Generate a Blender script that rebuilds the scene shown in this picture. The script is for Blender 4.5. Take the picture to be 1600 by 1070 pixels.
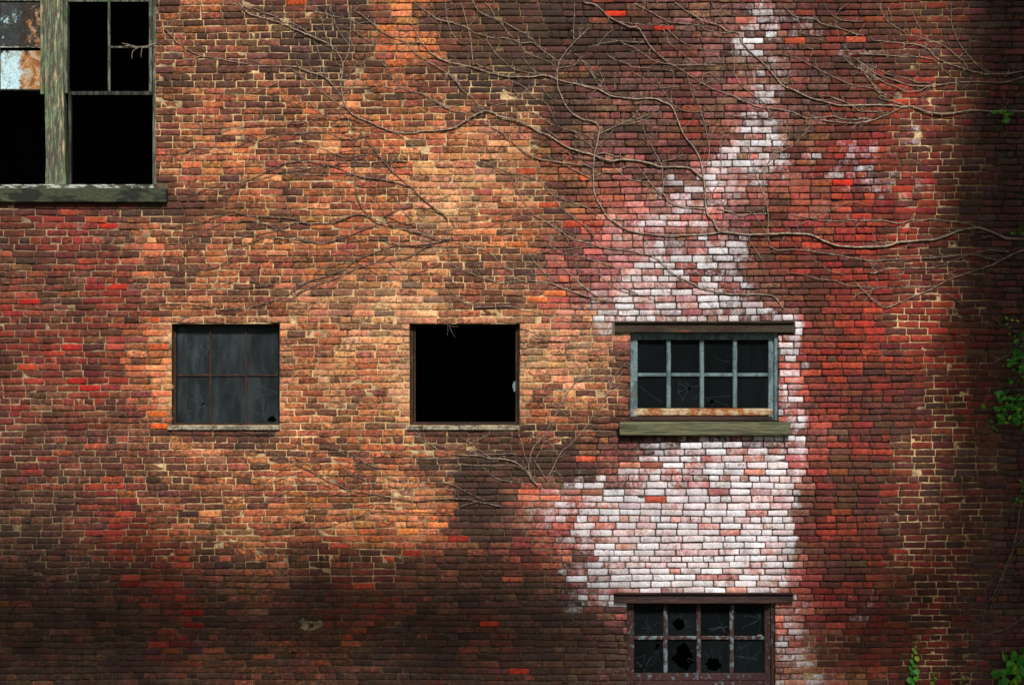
import bpy, bmesh, math, random
import numpy as np
from mathutils import Vector, Matrix, noise as mnoise
random.seed(7)
rng = np.random.default_rng(11)
for o in list(bpy.data.objects):
    bpy.data.objects.remove(o)
SC = bpy.context.scene
COL = SC.collection
R = math.radians
PPM = 155.0          # wall drawing units per metre
ZC = 4.6             # height of the middle of the picture above the ground


def P(px, py, y=0.0):
    """wall drawing coordinates -> metres"""
    return Vector(((px - 800.0) / PPM, y, ZC + (535.0 - py) / PPM))


# ------------------------------------------------------------------ camera, sky, sun, exposure
cam_d = bpy.data.cameras.new('camera')
cam = bpy.data.objects.new('camera', cam_d)
COL.objects.link(cam)
CAM_D = 16.0
cam.location = (0, -CAM_D, ZC)
cam.rotation_euler = (R(90), 0, 0)
cam_d.sensor_width = 36.0
cam_d.lens = 36.0 * CAM_D / (1600.0 / PPM)
cam_d.clip_end = 2000
SC.camera = cam

SUN_EL, SUN_AZ = 46.0, 10.0       # azimuth: degrees to the right of straight behind the camera
wd = bpy.data.worlds.new('World')
SC.world = wd
wd.use_nodes = True
nt = wd.node_tree
nt.nodes.clear()
sky = nt.nodes.new('ShaderNodeTexSky')
sky.sky_type = 'NISHITA'
sky.sun_disc = False
sky.sun_elevation = R(SUN_EL)
sky.sun_rotation = R(180 - SUN_AZ)
sky.dust_density = 4.0
sky.air_density = 1.0
sky.ozone_density = 1.0
bg = nt.nodes.new('ShaderNodeBackground')
bg.inputs['Strength'].default_value = 0.05
wo = nt.nodes.new('ShaderNodeOutputWorld')
nt.links.new(sky.outputs[0], bg.inputs[0])
nt.links.new(bg.outputs[0], wo.inputs[0])

sun_d = bpy.data.lights.new('sun', 'SUN')
sun_d.energy = 4.0
sun_d.angle = R(5)
sun_d.color = (1.0, 0.955, 0.89)
sun = bpy.data.objects.new('sun', sun_d)
COL.objects.link(sun)
sd = Vector((-math.sin(R(SUN_AZ)) * math.cos(R(SUN_EL)), math.cos(R(SUN_AZ)) * math.cos(R(SUN_EL)), -math.sin(R(SUN_EL))))
sun.rotation_euler = sd.to_track_quat('-Z', 'Y').to_euler()
sun.location = (3, -20, 20)

SC.view_settings.view_transform = 'Standard'
SC.view_settings.look = 'None'
SC.view_settings.gamma = 1.0
SC.view_settings.use_curve_mapping = False
SC.view_settings.exposure = 0.27


# ------------------------------------------------------------------ helpers
def lin(c):
    return tuple((v / 255.0 / 12.92) if v / 255.0 <= 0.04045 else ((v / 255.0 + 0.055) / 1.055) ** 2.4 for v in c)


def tag(o, label=None, cat=None, group=None, kind=None):
    if label: o['label'] = label
    if cat: o['category'] = cat
    if group: o['group'] = group
    if kind: o['kind'] = kind
    return o


def mesh_obj(name, verts, faces, mat, parent=None, smooth=False):
    me = bpy.data.meshes.new(name)
    me.from_pydata([tuple(v) for v in verts], [], faces)
    me.update()
    if smooth:
        me.polygons.foreach_set('use_smooth', [True] * len(me.polygons))
    if mat: me.materials.append(mat)
    o = bpy.data.objects.new(name, me)
    COL.objects.link(o)
    if parent: o.parent = parent
    return o


def empty(name, loc=(0, 0, 0), parent=None):
    o = bpy.data.objects.new(name, None)
    o.location = loc
    o.empty_display_size = 0.2
    COL.objects.link(o)
    if parent: o.parent = parent
    return o


def bm_obj(name, bm, mat, parent=None, smooth=False):
    me = bpy.data.meshes.new(name)
    bmesh.ops.recalc_face_normals(bm, faces=bm.faces)
    bm.to_mesh(me)
    bm.free()
    if smooth:
        me.polygons.foreach_set('use_smooth', [True] * len(me.polygons))
    if mat: me.materials.append(mat)
    o = bpy.data.objects.new(name, me)
    COL.objects.link(o)
    if parent: o.parent = parent
    return o


def add_box(bm, p0, p1, bev=0.003, wob=0.0, cuts=0):
    """bevelled box between two corners (metres); cuts subdivide along the longest side so wob can bend it"""
    c = (Vector(p0) + Vector(p1)) / 2
    s = [abs(p1[i] - p0[i]) for i in range(3)]
    for v in bm.verts: v.tag = True
    bmesh.ops.create_cube(bm, size=1.0, matrix=Matrix.Translation(c) @ Matrix.Diagonal((s[0], s[1], s[2], 1)))
    new = lambda: [v for v in bm.verts if not v.tag]
    if cuts:
        ax = s.index(max(s))
        le = [e for e in {e for v in new() for e in v.link_edges} if abs((e.verts[0].co - e.verts[1].co)[ax]) > s[ax] * 0.5]
        bmesh.ops.subdivide_edges(bm, edges=le, cuts=cuts)
    es = [e for e in {e for v in new() for e in v.link_edges} if len(e.link_faces) == 2 and e.calc_face_angle(0) > 0.5]
    if bev > 0:
        bmesh.ops.bevel(bm, geom=es, offset=min(bev, min(s) * 0.45), segments=1, affect='EDGES', profile=0.5)
    if wob > 0:
        for v in new():
            v.co += mnoise.noise_vector(v.co * 6.0 + Vector((c.x, 3.1, c.z))) * wob
    return bm


def px_box(name, x0, x1, y0, y1, d0, d1, mat, parent, bev=0.003, wob=0.0, cuts=0):
    """box given by wall drawing rectangle x0..x1, y0..y1 and depth d0..d1"""
    bm = bmesh.new()
    add_box(bm, P(x0, y1, d0), P(x1, y0, d1), bev, wob, cuts)
    return bm_obj(name, bm, mat, parent)


# ------------------------------------------------------------------ node helpers
class NT:
    def __init__(self, name):
        self.m = bpy.data.materials.new(name)
        self.m.use_nodes = True
        self.t = self.m.node_tree
        self.t.nodes.clear()
        self.out = self.t.nodes.new('ShaderNodeOutputMaterial')
        self.b = self.t.nodes.new('ShaderNodeBsdfPrincipled')
        self.t.links.new(self.b.outputs[0], self.out.inputs[0])
        self.pos = self.t.nodes.new('ShaderNodeNewGeometry').outputs['Position']

    def n(self, typ, **kw):
        nd = self.t.nodes.new(typ)
        for k, v in kw.items():
            setattr(nd, k, v)
        return nd

    def l(self, a, b):
        self.t.links.new(a, b)

    def put(self, sock, v):
        if hasattr(v, 'is_linked') or hasattr(v, 'links'):
            self.l(v, sock)
        else:
            if isinstance(v, tuple) and len(v) == 3 and sock.type == 'RGBA':
                v = (*v, 1)
            sock.default_value = v

    def noise(self, scale, detail=3, rough=0.6, stretch=None, off=None, dist=0.0):
        nd = self.n('ShaderNodeTexNoise')
        nd.inputs['Scale'].default_value = scale
        nd.inputs['Detail'].default_value = detail
        nd.inputs['Roughness'].default_value = rough
        nd.inputs['Distortion'].default_value = dist
        v = self.pos
        if stretch or off:
            mp = self.n('ShaderNodeMapping')
            mp.inputs['Scale'].default_value = stretch or (1, 1, 1)
            mp.inputs['Location'].default_value = off or (0, 0, 0)
            self.l(v, mp.inputs['Vector'])
            v = mp.outputs[0]
        self.l(v, nd.inputs['Vector'])
        return nd.outputs['Fac']

    def ramp(self, v, a, b, lo=0.0, hi=1.0):
        nd = self.n('ShaderNodeMapRange', interpolation_type='SMOOTHSTEP')
        self.put(nd.inputs['Value'], v)
        self.put(nd.inputs['From Min'], a)
        self.put(nd.inputs['From Max'], b)
        self.put(nd.inputs['To Min'], lo)
        self.put(nd.inputs['To Max'], hi)
        return nd.outputs[0]

    def math(self, op, a, b=0.0, clamp=False):
        nd = self.n('ShaderNodeMath', operation=op)
        nd.use_clamp = clamp
        self.put(nd.inputs[0], a)
        self.put(nd.inputs[1], b)
        return nd.outputs[0]

    def mix(self, f, a, b, blend='MIX'):
        nd = self.n('ShaderNodeMix', data_type='RGBA', blend_type=blend)
        self.put(nd.inputs[0], f)
        self.put(nd.inputs[6], a)
        self.put(nd.inputs[7], b)
        return nd.outputs[2]

    def attr(self, name):
        nd = self.n('ShaderNodeAttribute')
        nd.attribute_name = name
        return nd

    def fin(self, col, rough=0.85, spec=0.25, bump=None, bstr=0.4, bdist=0.004, metal=0.0):
        self.put(self.b.inputs['Base Color'], col)
        self.put(self.b.inputs['Roughness'], rough)
        self.b.inputs['Specular IOR Level'].default_value = spec
        self.b.inputs['Metallic'].default_value = metal
        if bump is not None:
            bp = self.n('ShaderNodeBump')
            bp.inputs['Strength'].default_value = bstr
            bp.inputs['Distance'].default_value = bdist
            self.l(bump, bp.inputs['Height'])
            self.l(bp.outputs[0], self.b.inputs['Normal'])
        return self.m


def weathered(name, base, under, amount=0.5, scale=9.0, stretch=(1, 1, 1), third=None, third_amt=0.3, rough=0.8, fine=60.0, bstr=0.5, spec=0.25):
    """paint or patina (base) flaking off to what lies under it, with a third stain"""
    k = NT(name)
    n1 = k.noise(scale, 6, 0.7, stretch)
    n2 = k.noise(fine, 3, 0.6, stretch)
    t = 0.5 + (0.5 - amount) * 0.5
    m = k.ramp(n1, t - 0.03, t + 0.03)
    c = k.mix(m, under, base)
    if third:
        n3 = k.noise(scale * 0.7, 5, 0.65, stretch, (7.3, 2.1, 4.4))
        t3 = 0.5 + (0.5 - third_amt) * 0.5
        c = k.mix(k.ramp(n3, t3 - 0.04, t3 + 0.08), c, third)
    v = k.ramp(n2, 0.3, 0.7, 0.6, 1.25)
    sc = k.n('ShaderNodeVectorMath', operation='SCALE')
    k.l(c, sc.inputs[0])
    k.l(v, sc.inputs['Scale'])
    h = k.math('ADD', k.math('MULTIPLY', m, 0.6), n2)
    return k.fin(sc.outputs[0], rough, spec, h, bstr, 0.003)


# ------------------------------------------------------------------ materials
def grime(k, c):
    """soft broad dirt and rain streaks that ignore the joints"""
    g1 = k.noise(1.3, 5, 0.6, None, (4, 2, 1))
    g2 = k.noise(5.0, 4, 0.65, (1.6, 1, 0.35), (1, 7, 3))
    f = k.math('MULTIPLY', k.ramp(g1, 0.3, 0.7, 0.86, 1.12), k.ramp(g2, 0.3, 0.7, 0.80, 1.15))
    sc = k.n('ShaderNodeVectorMath', operation='SCALE')
    k.l(c, sc.inputs[0])
    k.l(f, sc.inputs['Scale'])
    return sc.outputs[0]


def brick_material():
    k = NT('fired_brick')
    bc = k.attr('bcol')
    aux = k.attr('aux')
    mc = k.attr('mcol')
    sep = k.n('ShaderNodeSeparateColor')
    k.l(aux.outputs['Color'], sep.inputs[0])
    edge, soot, pit = sep.outputs[0], sep.outputs[1], sep.outputs[2]
    white = bc.outputs['Alpha']
    nb = k.noise(24, 5, 0.7)
    nm = k.noise(46, 5, 0.75, (1, 1, 1.5))
    nf = k.noise(150, 2, 0.6)
    ns = k.noise(22, 5, 0.75, (1, 1, 1.5), (3, 1, 9))
    nw = k.noise(30, 6, 0.75, (1, 1, 0.8), (11, 4, 2), 0.5)
    nw = k.math('SUBTRACT', k.math('ADD', k.math('MULTIPLY', nw, 0.85), k.math('MULTIPLY', k.noise(6.5, 4, 0.6, (1, 1, 0.7), (2, 6, 8)), 0.75)), 0.30)
    sc = k.n('ShaderNodeVectorMath', operation='SCALE')
    k.l(bc.outputs['Color'], sc.inputs[0])
    k.l(k.math('MULTIPLY', k.ramp(nb, 0.28, 0.72, 0.55, 1.42), k.ramp(nf, 0.25, 0.75, 0.75, 1.22)), sc.inputs['Scale'])
    c = sc.outputs[0]
    # soot and pitted dark skin
    th = k.math('SUBTRACT', 0.74, k.math('MULTIPLY', soot, 0.5))
    c = k.mix(k.math('MULTIPLY', k.ramp(ns, k.math('SUBTRACT', th, 0.12), k.math('ADD', th, 0.05)), 0.76), c, lin((50, 37, 30)))
    tp = k.math('SUBTRACT', 0.77, k.math('MULTIPLY', pit, 0.27))
    c = k.mix(k.math('MULTIPLY', k.ramp(nm, tp, k.math('ADD', tp, 0.07)), 0.85), c, lin((30, 22, 19)))
    # flaking limewash / salt bloom
    tw = k.math('SUBTRACT', 0.78, k.math('MULTIPLY', white, 0.56))
    wm = k.ramp(nw, k.math('SUBTRACT', tw, 0.10), k.math('ADD', tw, 0.18))
    wc = k.mix(k.ramp(nm, 0.35, 0.65), lin((200, 200, 206)), lin((240, 244, 250)))
    c = k.mix(k.math('MULTIPLY', k.math('MULTIPLY', k.math('MULTIPLY', wm, k.ramp(white, 0.05, 0.8, 0.30, 1.0)), k.math('SUBTRACT', aux.outputs['Alpha'], k.math('MULTIPLY', edge, 0.35), True)), k.ramp(nf, 0.25, 0.6, 0.55, 1.0)), c, wc)
    gw = k.noise(70, 4, 0.75, (1, 1, 1.2), (5, 8, 3))
    c = k.mix(k.math('MULTIPLY', k.ramp(gw, 0.53, 0.66), 0.62), c, lin((96, 76, 72)))
    # mortar smeared over the arrises
    em = k.math('MULTIPLY', k.ramp(k.math('ADD', edge, k.math('MULTIPLY', k.noise(75, 3, 0.6), 1.0)), 1.38, 1.6), 0.7)
    c = k.mix(em, c, mc.outputs['Color'])
    c = grime(k, c)
    h = k.math('ADD', k.math('MULTIPLY', nm, 1.0), k.math('MULTIPLY', nf, 0.5))
    return k.fin(c, 0.86, 0.25, h, 0.55, 0.006)


def mortar_material():
    k = NT('lime_mortar')
    mc = k.attr('mcol')
    n1 = k.noise(16, 6, 0.75)
    n2 = k.noise(160, 2, 0.6)
    sc = k.n('ShaderNodeVectorMath', operation='SCALE')
    k.l(mc.outputs['Color'], sc.inputs[0])
    k.l(k.math('MULTIPLY', k.ramp(n1, 0.3, 0.7, 0.38, 1.35), k.ramp(n2, 0.25, 0.75, 0.75, 1.2)), sc.inputs['Scale'])
    return k.fin(grime(k, sc.outputs[0]), 0.95, 0.1, k.math('ADD', n1, n2), 0.8, 0.008)


def glass_material(name, dust=0.5, tint=(0.035, 0.045, 0.052), see=0.25, spec=0.2, wire=0.3):
    """wired glass: thin dusty panes with a wire net cast in"""
    k = NT(name)
    n1 = k.noise(6, 6, 0.7, (1.6, 1, 0.4))
    n2 = k.noise(90, 3, 0.6)
    col = k.mix(k.ramp(n1, 0.35, 0.7), tint, tuple(v * (1.0 + 3.0 * dust) for v in tint))
    vs = k.n('ShaderNodeVectorMath', operation='SCALE')
    k.l(col, vs.inputs[0])
    k.l(k.math('ADD', k.math('MULTIPLY', k.n('ShaderNodeObjectInfo').outputs['Random'], 1.1), 0.45), vs.inputs['Scale'])
    col = vs.outputs[0]
    col = k.mix(k.math('MULTIPLY', k.ramp(n2, 0.62, 0.75), 0.35 * dust), col, lin((150, 165, 170)))
    wires = None
    for a in (0.56, -0.56):
        mp = k.n('ShaderNodeMapping')
        mp.inputs['Rotation'].default_value = (0, a, 0)
        k.l(k.pos, mp.inputs['Vector'])
        wv = k.n('ShaderNodeTexWave', wave_type='BANDS', bands_direction='X')
        wv.inputs['Scale'].default_value = 16.0
        wv.inputs['Distortion'].default_value = 0.6
        wv.inputs['Detail'].default_value = 1
        k.l(mp.outputs[0], wv.inputs['Vector'])
        f = k.ramp(wv.outputs['Fac'], 0.92, 1.0)
        wires = f if wires is None else k.math('MAXIMUM', wires, f)
    col = k.mix(k.math('MULTIPLY', wires, wire), col, lin((98, 108, 112)))
    k.fin(col, k.ramp(n1, 0.3, 0.7, 0.18, 0.45), spec, n2, 0.05, 0.001)
    tr = k.n('ShaderNodeBsdfTransparent')
    mx = k.n('ShaderNodeMixShader')
    mx.inputs[0].default_value = see
    k.l(k.b.outputs[0], mx.inputs[1])
    k.l(tr.outputs[0], mx.inputs[2])
    k.l(mx.outputs[0], k.out.inputs[0])
    return k.m


def grimy_reflection_material():
    """grimy pane, sky and foliage reflection painted in as pale blue and brown"""
    k = NT('grimy_reflection_pane')
    n1 = k.noise(7, 7, 0.75, None, (2.0, 0, 5.1), 0.6)
    n2 = k.noise(9, 7, 0.75, None, (9.0, 3, 1.6), 0.8)
    nf = k.noise(50, 4, 0.7)
    sx = k.n('ShaderNodeSeparateXYZ')
    k.l(k.pos, sx.inputs[0])
    blue = k.mix(k.ramp(nf, 0.35, 0.65), lin((150, 190, 205)), lin((205, 232, 238)))
    rust = k.mix(k.ramp(n2, 0.4, 0.6), lin((120, 72, 34)), lin((196, 140, 78)))  # brown of the foliage reflection, painted as colour
    side = k.ramp(sx.outputs[0], -5.06, -4.90)     # painted sky reflection left of the brown foliage one
    c = k.mix(k.ramp(k.math('ADD', side, k.math('MULTIPLY', k.math('SUBTRACT', n1, 0.5), 3.0)), 0.35, 0.65), blue, rust)
    c = k.mix(k.ramp(n2, 0.50, 0.60), c, lin((150, 160, 150)))
    hi = k.ramp(sx.outputs[2], 7.50, 7.62)          # upper pane carries far more grime
    blk = k.ramp(k.math('ADD', n1, k.math('MULTIPLY', hi, 0.17)), 0.56, 0.64)
    c = k.mix(k.math('MULTIPLY', blk, 0.95), c, lin((14, 13, 11)))
    blk2 = k.ramp(k.math('ADD', nf, k.math('MULTIPLY', hi, 0.10)), 0.60, 0.66)
    c = k.mix(k.math('MULTIPLY', blk2, 0.8), c, lin((26, 20, 14)))
    return k.fin(c, 0.5, 0.4, nf, 0.2, 0.002)


def plain(name, col, rough=0.9, var=0.35, scale=12, bump=0.3, spec=0.2):
    k = NT(name)
    n1 = k.noise(scale, 4, 0.65)
    sc = k.n('ShaderNodeVectorMath', operation='SCALE')
    sc.inputs[0].default_value = col
    k.l(k.ramp(n1, 0.25, 0.75, 1 - var, 1 + var), sc.inputs['Scale'])
    return k.fin(sc.outputs[0], rough, spec, n1, bump, 0.004)


def leaf_material(name, c0, c1, tl=0.35):
    k = NT(name)
    n1 = k.noise(18, 3, 0.6)
    oi = k.n('ShaderNodeObjectInfo')
    f = k.math('ADD', k.math('MULTIPLY', n1, 0.6), k.math('MULTIPLY', oi.outputs['Random'], 0.5))
    c = k.mix(k.ramp(f, 0.3, 0.85), c0, c1)
    k.fin(c, 0.45, 0.4)
    tr = k.n('ShaderNodeBsdfTranslucent')
    k.l(c, tr.inputs[0])
    mx = k.n('ShaderNodeMixShader')
    mx.inputs[0].default_value = tl
    k.l(k.b.outputs[0], mx.inputs[1])
    k.l(tr.outputs[0], mx.inputs[2])
    k.l(mx.outputs[0], k.out.inputs[0])
    return k.m


M = {}
M['brick'] = brick_material()
M['mortar'] = mortar_material()
M['wire_glass'] = glass_material('wired_glass', 0.8, (0.0095, 0.012, 0.0138), 0.2, 0.08, 0.2)
M['dark_glass'] = glass_material('dark_wired_glass', 0.4, (0.0022, 0.0034, 0.0038), 0.35, 0.04, 0.12)
M['grimy'] = grimy_reflection_material()
M['green_paint'] = weathered('flaking_green_paint', lin((102, 124, 92)), lin((78, 74, 66)), 0.47, 12, (5.0, 5.0, 0.5), lin((170, 154, 122)), 0.36)
M['grey_wood'] = weathered('bare_grey_wood', lin((110, 112, 100)), lin((58, 58, 50)), 0.5, 8, (4, 4, 0.5), lin((70, 92, 66)), 0.4)
M['dark_wood'] = weathered('blackened_wood', lin((70, 70, 62)), lin((34, 34, 30)), 0.45, 8, (4, 4, 0.5))
M['white_wood'] = weathered('peeling_white_paint', lin((175, 182, 172)), lin((70, 64, 54)), 0.5, 10, (0.6, 1, 3), lin((40, 46, 36)), 0.35)
M['mossy_sill'] = weathered('mossy_dark_stone', lin((60, 66, 48)), lin((34, 38, 32)), 0.5, 4, (0.5, 1, 1.4), lin((112, 112, 78)), 0.26)
M['olive_sill'] = weathered('olive_weathered_wood', lin((98, 99, 74)), lin((72, 73, 55)), 0.55, 9, (0.22, 1, 5.0), lin((50, 54, 38)), 0.34)
M['concrete'] = weathered('pale_concrete', lin((152, 144, 124)), lin((108, 101, 86)), 0.55, 18, (1, 1, 1), lin((66, 62, 48)), 0.34)
M['steel_dark'] = weathered('rusted_dark_steel', lin((46, 38, 32)), lin((70, 42, 26)), 0.55, 14, (1, 1, 0.5), lin((96, 96, 46)), 0.18)
M['lintel_olive'] = weathered('rusted_lintel_olive', lin((58, 50, 38)), lin((50, 36, 29)), 0.5, 3.2, (0.5, 1, 2), lin((128, 62, 36)), 0.2)
M['lintel_red'] = weathered('rusted_lintel_red', lin((66, 44, 40)), lin((46, 35, 32)), 0.5, 4, (0.5, 1, 2.5), lin((92, 62, 56)), 0.22)
M['blue_grey'] = weathered('blue_grey_paint', lin((104, 124, 128)), lin((78, 96, 100)), 0.55, 9, (1.5, 1, 0.7), lin((110, 108, 60)), 0.16)
M['rust_rail'] = weathered('rust_bled_paint', lin((178, 158, 128)), lin((150, 92, 50)), 0.5, 7, (1, 1, 2.2), lin((96, 42, 22)), 0.28)
M['maroon'] = weathered('maroon_flaking_paint', lin((58, 36, 34)), lin((92, 106, 112)), 0.68, 19, (1.2, 1, 0.8), lin((54, 36, 34)), 0.3)
M['maroon_grey'] = weathered('grey_over_maroon_paint', lin((62, 40, 38)), lin((100, 114, 120)), 0.56, 19, (1.2, 1, 0.8))
M['vine'] = weathered('pale_vine_bark', lin((172, 154, 136)), lin((126, 110, 97)), 0.5, 30, (1, 1, 1), lin((96, 74, 60)), 0.2, 0.9, 160)
M['vine_brown'] = weathered('brown_vine_bark', lin((132, 114, 102)), lin((92, 78, 70)), 0.5, 30, (1, 1, 1), lin((60, 44, 38)), 0.2, 0.9, 160)
M['leaf'] = leaf_material('fresh_green_leaf', (0.04, 0.24, 0.025), (0.12, 0.46, 0.04))
M['leaf_yellow'] = leaf_material('yellow_green_leaf', (0.14, 0.36, 0.02), (0.38, 0.48, 0.03))
M['leaf_added_tree'] = leaf_material('added_tree_leaf', (0.03, 0.08, 0.02), (0.07, 0.14, 0.03), 0.15)
M['leaf_dry'] = plain('dry_red_leaf', lin((150, 66, 44)))
M['bark'] = plain('added_tree_bark', (0.09, 0.07, 0.05), 0.95, 0.4, 14, 0.8)
M['moss'] = plain('dark_moss', lin((42, 56, 24)), 0.95, 0.5, 40, 0.8)
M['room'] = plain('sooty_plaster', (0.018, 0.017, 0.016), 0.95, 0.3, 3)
M['ground'] = plain('rough_grass_and_dirt', (0.055, 0.06, 0.035), 0.95, 0.4, 2)
M['crack'] = plain('glass_fracture', lin((78, 94, 100)), 0.4, 0.5, 30, 0.0)
M['hole'] = plain('hole_dark', (0.01, 0.01, 0.01))
M['patch'] = weathered('cement_patch', lin((150, 140, 106)), lin((110, 100, 74)), 0.5, 20, (1, 1, 1), lin((64, 62, 40)), 0.3)

# ------------------------------------------------------------------ the ground and the dark room behind the wall
g = mesh_obj('ground', [(-300, -300, 0), (300, -300, 0), (300, 300, 0), (-300, 300, 0)], [(0, 1, 2, 3)], M['ground'])
tag(g, kind='structure')
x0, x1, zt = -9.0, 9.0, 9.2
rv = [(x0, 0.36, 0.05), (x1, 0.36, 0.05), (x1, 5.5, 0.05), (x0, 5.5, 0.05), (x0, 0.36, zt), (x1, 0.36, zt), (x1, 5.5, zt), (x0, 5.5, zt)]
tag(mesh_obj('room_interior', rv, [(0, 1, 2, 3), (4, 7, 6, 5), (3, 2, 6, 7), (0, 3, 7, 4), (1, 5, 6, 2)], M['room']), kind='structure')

# ------------------------------------------------------------------ the brick building front
CH = 10.43                      # course height in drawing units
XMIN, XMAX = -310, 1910
KMIN, KMAX = -26, 114


def warp(px, py):
    """courses climb very slightly to the right near the top of the wall"""
    px, py = np.asarray(px, float), np.asarray(py, float)
    py = py + 1.2 * np.sin(px / 173.0 + py / 31.0) + 0.8 * np.sin(px / 67.0 - py / 12.0 + 1.3)
    return py - 5.5 * (px - 400.0) / 1000.0 * (1 - np.clip(np.asarray(py) / 1000.0, 0, 1))


# rectangles without bricks: x0, x1, y0, y1
OPEN = {
    'tall': (-86, 243, -84, 291), 'tall_sill': (-100, 262, 290, 318),
    'left': (268, 437, 506, 664), 'left_sill': (262, 439, 662, 673),
    'mid': (640, 812, 506, 664), 'mid_sill': (636, 812, 662, 672),
    'right': (985, 1216, 518, 659), 'right_sill': (967, 1234, 657, 681), 'right_lintel': (961, 1242, 501, 519),
    'low': (980, 1211, 940, 1096), 'low_lintel': (959, 1239, 924, 941), 'low_sill': (968, 1224, 1094, 1116),
}
VOID = ['tall', 'left', 'mid', 'right', 'low']

TYPES = []       # brick kinds on a coarse grid of the wall, as runs: count then kind
for run in (
    "6b 1o 3b 1k 1b 1y 2b 4k 1d 3g 1w 1g 5d 2n",
    "5b 1o 2b 3k 1b 2y 1b 5k 1d 2g 1w 1g 5d 2n",
    "11b 2o 1b 3k 1b 1k 7g 2d 1r 1d 2n",
    "5b 2o 1b 6o 1b 1o 1b 1k 3g 1d 1g 1w 2g 2d 1r 2d 1n",
    "5b 8o 2o 1p 1o 1b 3g 1d 1w 1W 1g 1d 2r 1d 1d 2n",
    "5b 8o 4p 1o 1g 1m 1g 1w 1W 1w 1m 3r 1r 1d 2n",
    "1d 2r 1b 1k 1b 6o 1o 2p 2o 1g 1o 1m 1W 1w 1W 1w 1d 1m 3r 1d 2n",
    "2d 1r 1b 3o 6o 1p 3o 1g 1m 1W 1w 1W 1w 1d 4r 1r 1d 2n",
    "1b 1d 1b 1r 1o 1b 6o 1p 1o 1b 1o 1g 1m 1w 2W 1w 1d 1g 2d 2r 1r 1d 2n",
    "1r 1b 1d 1r 1b 2o 2b 5p 1o 1b 1o 1m 1w 4W 1w 1g 1d 3r 1r 1d 1n",
    "1d 1r 1d 1b 1o 1y 5o 3p 2o 3p 1m 4g 1m 2r 1d 1r 1r 1d 1n",
    "1d 1r 1d 1r 1o 1y 4o 1p 1o 3p 1o 3p 1b 4g 1m 4r 1r 1d 1n",
    "1d 1b 1r 1d 1o 1y 4o 1p 1o 2p 5o 1b 4g 1m 1r 3d 1d 1d 1n",
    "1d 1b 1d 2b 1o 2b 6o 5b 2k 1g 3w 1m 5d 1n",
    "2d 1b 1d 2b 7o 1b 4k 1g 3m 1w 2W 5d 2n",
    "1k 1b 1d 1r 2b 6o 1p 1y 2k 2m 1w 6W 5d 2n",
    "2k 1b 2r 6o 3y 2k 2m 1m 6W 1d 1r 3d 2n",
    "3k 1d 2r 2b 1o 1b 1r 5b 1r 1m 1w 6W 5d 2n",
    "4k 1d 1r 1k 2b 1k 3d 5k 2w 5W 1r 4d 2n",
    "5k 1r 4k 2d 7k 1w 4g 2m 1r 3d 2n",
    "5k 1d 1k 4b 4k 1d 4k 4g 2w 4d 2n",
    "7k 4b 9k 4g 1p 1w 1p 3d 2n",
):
    TYPES.append([t[-1] for t in run.split() for _ in range(int(t[:-1]))])
PAL = {   # brick colours, white bloom (mean, spread), soot, pits
    'o': ([(200, 118, 72), (184, 104, 64), (166, 94, 62), (140, 86, 60), (114, 74, 54), (214, 142, 96), (152, 90, 62), (176, 98, 66)], (0.0, 0.05), 0.34, 0.85),
    'y': ([(234, 122, 66), (218, 122, 72), (204, 128, 80), (176, 98, 62), (222, 148, 98)], (0.0, 0.05), 0.2, 0.7),
    'p': ([(228, 176, 130), (212, 154, 111), (192, 132, 95), (164, 117, 88), (132, 100, 78), (206, 142, 101)], (0.05, 0.08), 0.25, 0.8),
    'b': ([(140, 84, 62), (116, 72, 54), (158, 86, 60), (98, 66, 52), (178, 96, 64), (126, 74, 56)], (0.0, 0.05), 0.45, 0.9),
    'k': ([(92, 64, 52), (80, 58, 48), (112, 68, 52), (128, 66, 50), (74, 56, 48), (100, 72, 60), (84, 62, 52)], (0.0, 0.06), 0.5, 0.8),  # sooty brick; its runs at the wall's foot also put shade into the colour
    'r': ([(142, 50, 35), (152, 53, 37), (130, 48, 35), (116, 50, 38), (104, 54, 42), (164, 60, 41)], (0.05, 0.12), 0.3, 0.6),
    'd': ([(112, 45, 33), (98, 43, 33), (124, 48, 35), (90, 54, 40), (138, 51, 36), (86, 49, 38)], (0.05, 0.12), 0.36, 0.6),
    'g': ([(122, 86, 74), (110, 76, 66), (132, 90, 78), (102, 72, 60), (138, 78, 66), (124, 68, 58)], (0.12, 0.14), 0.38, 0.7),
    'm': ([(184, 96, 80), (170, 90, 78), (196, 116, 96), (154, 82, 72), (140, 88, 76)], (0.44, 0.2), 0.18, 0.5),
    'w': ([(152, 88, 78), (126, 76, 66), (166, 86, 76), (114, 78, 68)], (0.44, 0.26), 0.3, 0.6),
    'W': ([(184, 120, 112), (164, 112, 106), (196, 132, 122), (150, 106, 98)], (0.84, 0.22), 0.08, 0.5),
    'n': ([(98, 56, 48), (84, 54, 46), (106, 58, 50), (78, 62, 54)], (0.0, 0.04), 0.36, 0.5),
}
CREAM, GREY, DARK, OLIVE = (208, 179, 134), (126, 105, 85), (54, 44, 39), (110, 92, 60)
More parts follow.
